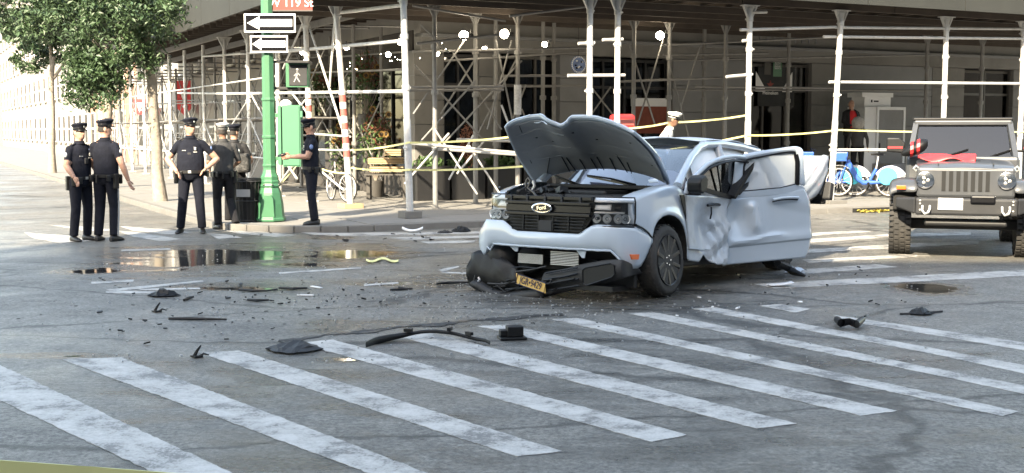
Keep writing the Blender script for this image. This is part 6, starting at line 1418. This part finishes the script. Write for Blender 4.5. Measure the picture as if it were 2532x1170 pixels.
bu = jbox('bumper', (0, -.38, .70), (1.24, .22, .22), 'greypl', bevel=.03)
for s_ in (-1, 1):
    b = MB(); b.prism([V((.62 * s_, -.49, .81)), V((.86 * s_, -.30, .80)), V((.86 * s_, -.30, .68)), V((.62 * s_, -.49, .60))], (0, .2, 0)); JB(b, 'bumper_wing', 'greypl', bu, bevel=.02)
    for z in (.66, .74, .78): b = MB(); b.cyl((.56 * s_, -.495, z), (.56 * s_, -.507, z), .012); JB(b, 'bolt', 'silver', bu)
jbox('number_plate', (-.19 + .0, -.505, .74), (.30, .008, .15), 'white', bevel=.0); jbox('winch', (.2, -.45, .80), (.3, .16, .1), 'gloss')
jbox('skid_plate', (0, -.2, .48), (1.0, .5, .06), 'blackpl'); jbox('axle', (0, .42, .42), (1.4, .14, .14), 'blackpl'); jbox('body', (0, 2.1, .95), (1.5, 2.2, .75), 'jeep', bevel=.05); jbox('engine_bay', (0, .5, .95), (1.16, 1.2, .4), 'dark')
for s_ in (-1, 1):
    b = MB(); b.bar((.70 * s_, 1.08, 1.25), (.62 * s_, 1.36, 1.78), .07, .06); JB(b, 'windshield_pillar', 'jeep'); b = MB(); b.bar((.68 * s_, 2.2, 1.3), (.62 * s_, 2.2, 1.80), .08, .06); b.bar((.68 * s_, 3.15, 1.3), (.62 * s_, 3.1, 1.80), .08, .06); tag(JB(b, 'body_pillar', 'jeep'), kind='stuff')
    b = MB(); b.prism([V((.9 * s_ + x, 1.16, z)) for x, z in ((-.12, 1.38), (.12, 1.36), (.14, 1.50), (.06, 1.58), (-.12, 1.58))], (0, .10, 0)); mr = JB(b, 'door_mirror', 'blackpl', bevel=.02); jbox('mirror_stripe', (.9 * s_, 1.155, 1.44), (.2, .012, .03), 'red', mr, .0); jbox('mirror_arm', (.76 * s_, 1.2, 1.40), (.12, .04, .04), 'blackpl', mr)
jbox('windshield_header', (0, 1.36, 1.79), (1.3, .08, .07), 'jeep'); jbox('roof', (0, 2.25, 1.84), (1.34, 1.8, .05), 'blackpl', bevel=.02)
b = MB(); b.prism([V((-.64, 1.10, 1.28)), V((.64, 1.10, 1.28)), V((.58, 1.35, 1.75)), V((-.58, 1.35, 1.75))], (0, .006, 0)); JB(b, 'windshield', 'dullglass')
for x in (-.3, .28): b = MB(); b.bar((x, 1.085, 1.29), (x + .38, 1.16, 1.42), .014, .02); JB(b, 'wiper', 'gloss')
b = MB(); b.lathe((.36, 1.55, 1.35), [(.17, -.012), (.19, 0), (.17, .012)], 20, (0, -1, .3)); JB(b, 'steering_wheel', 'gloss')
for x in (-.34, .34): b = MB(); b.bar((x, -.1, 1.245), (x * 1.05, 1.02, 1.285), .012, .02); JB(b, 'hood_crease', 'jeep')
b = MB(); b.bar((-.2, .35, 1.27), (.2, .35, 1.27), .05, .02); JB(b, 'hood_vent', 'gloss')
jbox('cabin_dark_sheet', (0, 3.1, 1.55), (1.25, .04, .5), 'dark'); jbox('seat', (-.35, 2.0, 1.3), (.45, .15, .7), 'seat'); jbox('seat', (.35, 2.0, 1.3), (.45, .15, .7), 'seat')  # dark sheet added to keep the bright street out of the windscreen
# red cover lying on the hood, and a black and red bag at the windscreen
b = MB(); b.grid([[V((-.60 + .75 * i / 8, .30 + .35 * j / 6, 1.285 + .04 * math.cos(i * 1.3 + j) + (.05 if 0 < j < 6 else -.01))) for i in range(9)] for j in range(7)]); t = tag(b.build('hood_cover', M['red'], solid=.02, smooth=60, sub=1), 'crumpled red cloth lying on the hood of the grey off-roader', 'cloth'); t.matrix_local = wmat(jeep)
b = MB(); b.loft([[V((-.62 + .5 * u, .85 + .14 * math.cos(a) * w, 1.44 + .20 * u + .10 * math.sin(a) * w)) for a in [2 * math.pi * k / 12 for k in range(12)]] for u, w in ((-.40, .25), (-.30, .7), (-.1, 1), (.1, 1.1), (.25, .9), (.32, .4))]); t = empty('holdall', 'black bag with red stripes on the off-roader by its windscreen', 'bag', (0, 0, 0)); t.location = jeep.location; t.rotation_euler = jeep.rotation_euler; b.build('bag_body', M['blackpl'], t, local=True, smooth=50, sub=1)
for u in (-.15, .02): b = MB(); b.loft([[V((-.62 + .5 * (u + e), .85 + .15 * math.cos(a), 1.44 + .20 * (u + e) + .108 * math.sin(a))) for a in [2 * math.pi * k / 12 for k in range(12)]] for e in (0, .08)], caps=False); b.build('red_stripe', M['red'], t, local=True)
def knobbly(x, y, z, w=.27, R0=.42):
    b = MB(); b.lathe((x, y, z), [(.22, -w / 2 + .02), (.30, -w / 2), (.37, -w / 2 - .005), (R0 - .02, -w / 2 + .02), (R0, -w / 2 + .06), (R0, w / 2 - .06), (R0 - .02, w / 2 - .02), (.37, w / 2 + .005), (.30, w / 2), (.22, w / 2 - .02)], 40, (1, 0, 0)); o = JB(b, 'wheel', 'rubber', smooth=45)
    b = MB()
    for k in range(36):
        q = Matrix.Rotation(2 * math.pi * k / 36, 3, 'X')
        for xx, sx, of in ((-.115, .06, 0), (-.045, .05, .5), (.03, .05, 0), (.105, .06, .5)):
            q2 = Matrix.Rotation(2 * math.pi * (k + of) / 36, 3, 'X'); b.box(V((x + xx, y, z)) + q2 @ V((0, 0, R0 + .004)), (sx, .046, .022), q2)
    tag(JB(b, 'tread_block', 'rubber', o), kind='stuff')
    b = MB(); b.lathe((x, y, z), [(.225, -w / 2 + .03), (.20, -w / 2 + .05), (.08, -w / 2 + .03), (0, -w / 2 + .03)], 24, (1, 0, 0)); b.lathe((x, y, z), [(.225, w / 2 - .03), (.20, w / 2 - .05), (.08, w / 2 - .03), (0, w / 2 - .03)], 24, (1, 0, 0)); tag(JB(b, 'rim', 'rim', o), kind='stuff')
for x, y in ((-.80, .42), (.80, .42), (-.80, 2.9), (.80, 2.9)): knobbly(x, y, .425)

# ------------------------------------------------------------------ wreckage on the road
def deb(name, label, b, m, smooth=None, group=None, cat='debris', **k): return tag(b.build(name, M[m], smooth=smooth, **k), label, cat, group)
b = MB(); top = [(905, 852), (930, 842), (975, 833), (1040, 830), (1075, 831), (1120, 833), (1170, 837), (1200, 842), (1212, 848)]
P_ = [gp(*p, .03) for p in top]; P_[3].z += .03; P_[4].z += .04; P_[5].z += .03; Q = resamp(P_, 24)
b.loft([[p + V((0, .035 * math.cos(a), .03 * math.sin(a))) * (.5 + .5 * math.sin(math.pi * min(1, (i + 2) / 12))) for a in [2 * math.pi * k / 8 + .4 for k in range(8)]] for i, p in enumerate(Q)]); bs = deb('bumper_strip', 'long curved black bumper strip lying across two crosswalk stripes', b, 'blackpl', 50)
for i in (9, 15, 18): b = MB(); b.box(Q[i] + V((0, -.02, .035)), (.07, .03, .025), Matrix.Rotation(.3 * i, 3, 'Z')); b.build('broken_clip', M['blackpl'], bs)
g = gp(1266, 838); b = MB(); b.box(g + V((0, 0, .012)), (.22, .17, .018), Matrix.Rotation(.2, 3, 'Z')); bx = deb('black_bracket', 'stepped black plastic bracket standing right of the long strip', b, 'blackpl', bevel=.006)
b = MB(); b.box(g + V((.02, 0, .065)), (.13, .11, .085), Matrix.Rotation(.2, 3, 'Z')); b.build('socket_body', M['blackpl'], bx, bevel=.008); b = MB(); b.box(g + V((-.07, 0, .05)), (.06, .09, .05), Matrix.Rotation(.2, 3, 'Z')); b.build('step', M['blackpl'], bx, bevel=.006)
def crumpled(px, py, rx, ry, h, m, name, label, seed):
    rr = random.Random(seed); g = gp(px, py); b = MB(); rows = []
    for i in range(7):
        row = []
        for j in range(11):
            u, v = i / 6 * 2 - 1, j / 10 * 2 - 1; e = max(0, 1 - u * u) * max(0, 1 - v * v); row.append(g + V((v * rx * (1 - .45 * abs(u)) + rr.uniform(-.012, .012), u * ry * (1 - .3 * abs(v)) + rr.uniform(-.012, .012), .012 + h * e * rr.uniform(.6, 1.2))))
        rows.append(row)
    b.grid(rows); return deb(name, label, b, m, solid=.008)
crumpled(728, 866, .22, .20, .055, 'greypl', 'torn_liner', 'crumpled dark grey plastic liner lying left of the long strip', 1)
b = MB(); g = gp(690, 866, .01); b.prism([g + V(v) for v in ((-.10, .02, 0), (.12, .05, .02), (.12, -.05, .01))], (0, 0, .012)); deb('plastic_tongue', 'flat pointed plastic tongue beside the crumpled liner', b, 'greypl')
b = MB(); b.tube([gp(2070, 790, .04), gp(2080, 799, .06), gp(2100, 795, .06), gp(2118, 802, .05), gp(2132, 790, .06)], [.03, .035, .03, .034, .028], 9); deb('rubber_hose', 'bent black rubber hose lying on the right crosswalk', b, 'blackpl', 60)
g = gp(1020, 576); b = MB(); b.grid([[g + V((-.17 + .34 * j / 8, -.05 + .1 * i / 4, .03 + .05 * (abs(j - 4) / 4) ** 2 + .02 * math.sin(i * 2))) for j in range(9)] for i in range(5)]); deb('white_panel_piece', 'curled white panel piece lying by the far kerb', b, 'white', 60, solid=.01)
crumpled(1140, 574, .16, .12, .09, 'blackpl', 'broken_housing', 'dark broken housing by the far kerb left of the pickup', 5)
crumpled(1100, 577, .12, .08, .04, 'greypl', 'broken_housing', 'flat dark broken piece between the white curl and the pickup', 6)
b = MB(); q = [gp(1925, 650, .18), gp(1945, 660, .10), gp(1960, 672, .05), gp(1990, 682, .02)]; b.tube(q, [.03, .05, .045, .015], 7); deb('snapped_suspension_arm', 'snapped dark suspension arm behind the open rear door', b, 'greypl', 50)
crumpled(1968, 676, .13, .10, .07, 'alu', 'bright_metal_part', 'bright torn metal part behind the open rear door', 8)
g = gp(1930, 709); b = MB(); b.grid([[g + V((-.13 + .26 * j / 6, -.07 + .14 * i / 4, .02 + .03 * (j / 6) ** 2)) for j in range(7)] for i in range(5)]); deb('white_panel_piece', 'bent white panel piece on the long right crosswalk stripe', b, 'white', 60, solid=.008)
crumpled(2275, 778, .12, .09, .05, 'blackpl', 'black_scrap', 'flat black scrap right of the bent hose', 9)
b = MB(); b.tube([gp(2225, 776, .01), gp(2260, 775, .015), gp(2330, 770, .012)], .010, 6); deb('wire', 'thin black wire lying at the right edge of the crossing', b, 'gloss')
b = MB(); b.grid([[gp(905 + 80 * j / 10, 640 + 4 * math.sin(j * .9) + 5 * i, .018 + .01 * math.sin(j * 2)) for j in range(11)] for i in (0, 1)]); deb('yellow_strip', 'limp yellow strip lying in the big puddle', b, 'yellow', cat='tape', solid=.002)  # thin yellow strip laid flat across the puddle
crumpled(405, 733, .17, .10, .06, 'blackpl', 'black_cluster', 'spiky black cluster beside the white road arrow at left', 11)
def clip(px, py, label, seed):
    r2 = random.Random(seed); g = gp(px, py); b = MB()
    b.prism([g + V(v) for v in ((-.05, 0, .004), (.04, .03, .004), (.05, -.02, .004), (0, -.05, .004))], (0, 0, .012)); b.tube([g + V((-.02, 0, .012)), g + V((.0, .01, .05)), g + V((.03, .0, .09))], [.014, .011, .006], 5); b.tube([g + V((.02, -.01, .01)), g + V((.05, .0, .03)), g + V((.085, .02, .015))], [.010, .008, .004], 5)
    return deb('black_clip', label, b, 'blackpl')
clip(388, 772, 'small upright black clip left of centre on the road', 12); clip(487, 884, 'small black clip lying above the second left crosswalk stripe', 13)
for i, (a, lab) in enumerate((([(417, 788), (470, 788), (560, 790)], 'straight black trim rod on the left of the road'), ([(590, 716), (625, 719), (660, 719), (685, 715)], 'thin bent black trim rod behind the scattered shards'), ([(965, 717), (990, 715), (1020, 714)], 'short thick black trim rod left of the number plate'), ([(1080, 702), (1110, 699), (1165, 698)], 'black trim rod pointing at the pickup corner'), ([(612, 741), (635, 743), (665, 742)], 'short black trim rod among the left shards'), ([(690, 712), (725, 714), (760, 712)], 'black trim rod at the edge of the shard field'), ([(455, 742), (465, 737), (478, 734)], 'tiny black trim rod near the spiky cluster'))):
    b = MB(); b.tube([gp(*p, .018) for p in a], [.012, .016, .010, .01][:len(a)], 6); deb('trim_rod', lab, b, 'blackpl', group='black trim rods on the road')
for a, lab in (([(735, 729), (775, 730)], 'white sliver lying near the road centre'), ([(770, 708), (795, 712)], 'small white sliver above the other one')):
    b = MB(); b.bar(gp(*a[0], .012), gp(*a[1], .012), .03, .012); deb('white_sliver', lab, b, 'white', group='white slivers on the road')
rr = random.Random(17)
def shard(px, py, l, m, lab, grp):
    g = gp(px, py); q = Euler((rr.uniform(-.3, .3), rr.uniform(-.3, .3), rr.uniform(0, 6.3))).to_matrix(); n = rr.randint(4, 6); P0 = [g + V((0, 0, .012)) + q @ V((l * rr.uniform(.5, 1.1) * math.cos(2 * math.pi * k / n), l * rr.uniform(.25, .7) * math.sin(2 * math.pi * k / n), 0)) for k in range(n)]
    b = MB(); b.prism(P0, (0, 0, rr.uniform(.006, .014))); deb('plastic_shard', lab, b, m, group=grp)
for k in range(44): shard(rr.gauss(800, 170), rr.gauss(732, 20), rr.uniform(.012, .04), 'blackpl' if rr.random() < .75 else 'greypl', 'small dark plastic shard on the road left of the pickup', 'dark shards left of the pickup')
for k in range(26): shard(rr.gauss(1000, 200), rr.uniform(575, 600), rr.uniform(.02, .06), 'blackpl', 'dark shard lying by the far kerb', 'dark shards by the far kerb')
for k in range(30): shard(rr.uniform(1640, 2290), rr.uniform(660, 790), rr.uniform(.012, .04), 'blackpl' if rr.random() < .7 else 'white', 'small shard on the road right of the pickup', 'shards right of the pickup')
for k in range(30): shard(rr.uniform(240, 720), rr.uniform(690, 860), rr.uniform(.012, .035), 'blackpl', 'small dark shard on the left of the road', 'dark shards on the left of the road')
b = MB()
for k in range(1000):
    if k % 3: x, y = rr.gauss(1150, 330), rr.gauss(735, 45)
    else: x, y = rr.uniform(226, 2306), rr.uniform(600, 900)
    if y < 590: continue
    g = gp(x, y); l = rr.uniform(.004, .013); b.box(g + V((0, 0, l / 2 + .006)), (l * rr.uniform(.7, 2), l, l), Matrix.Rotation(rr.uniform(0, 3), 3, 'Z')); 
tag(b.build('glass_crumbs', M['alu']), kind='stuff')
b = MB()
for k in range(230):
    x, y = rr.gauss(900, 380), rr.gauss(740, 55)
    if y < 600: continue
    g = gp(x, y); l = rr.uniform(.004, .016); b.box(g + V((0, 0, .006)), (l * rr.uniform(.7, 2.5), l, l * .25), Matrix.Rotation(rr.uniform(0, 3), 3, 'Z'))
tag(b.build('plastic_grit', M['blackpl']), kind='stuff')
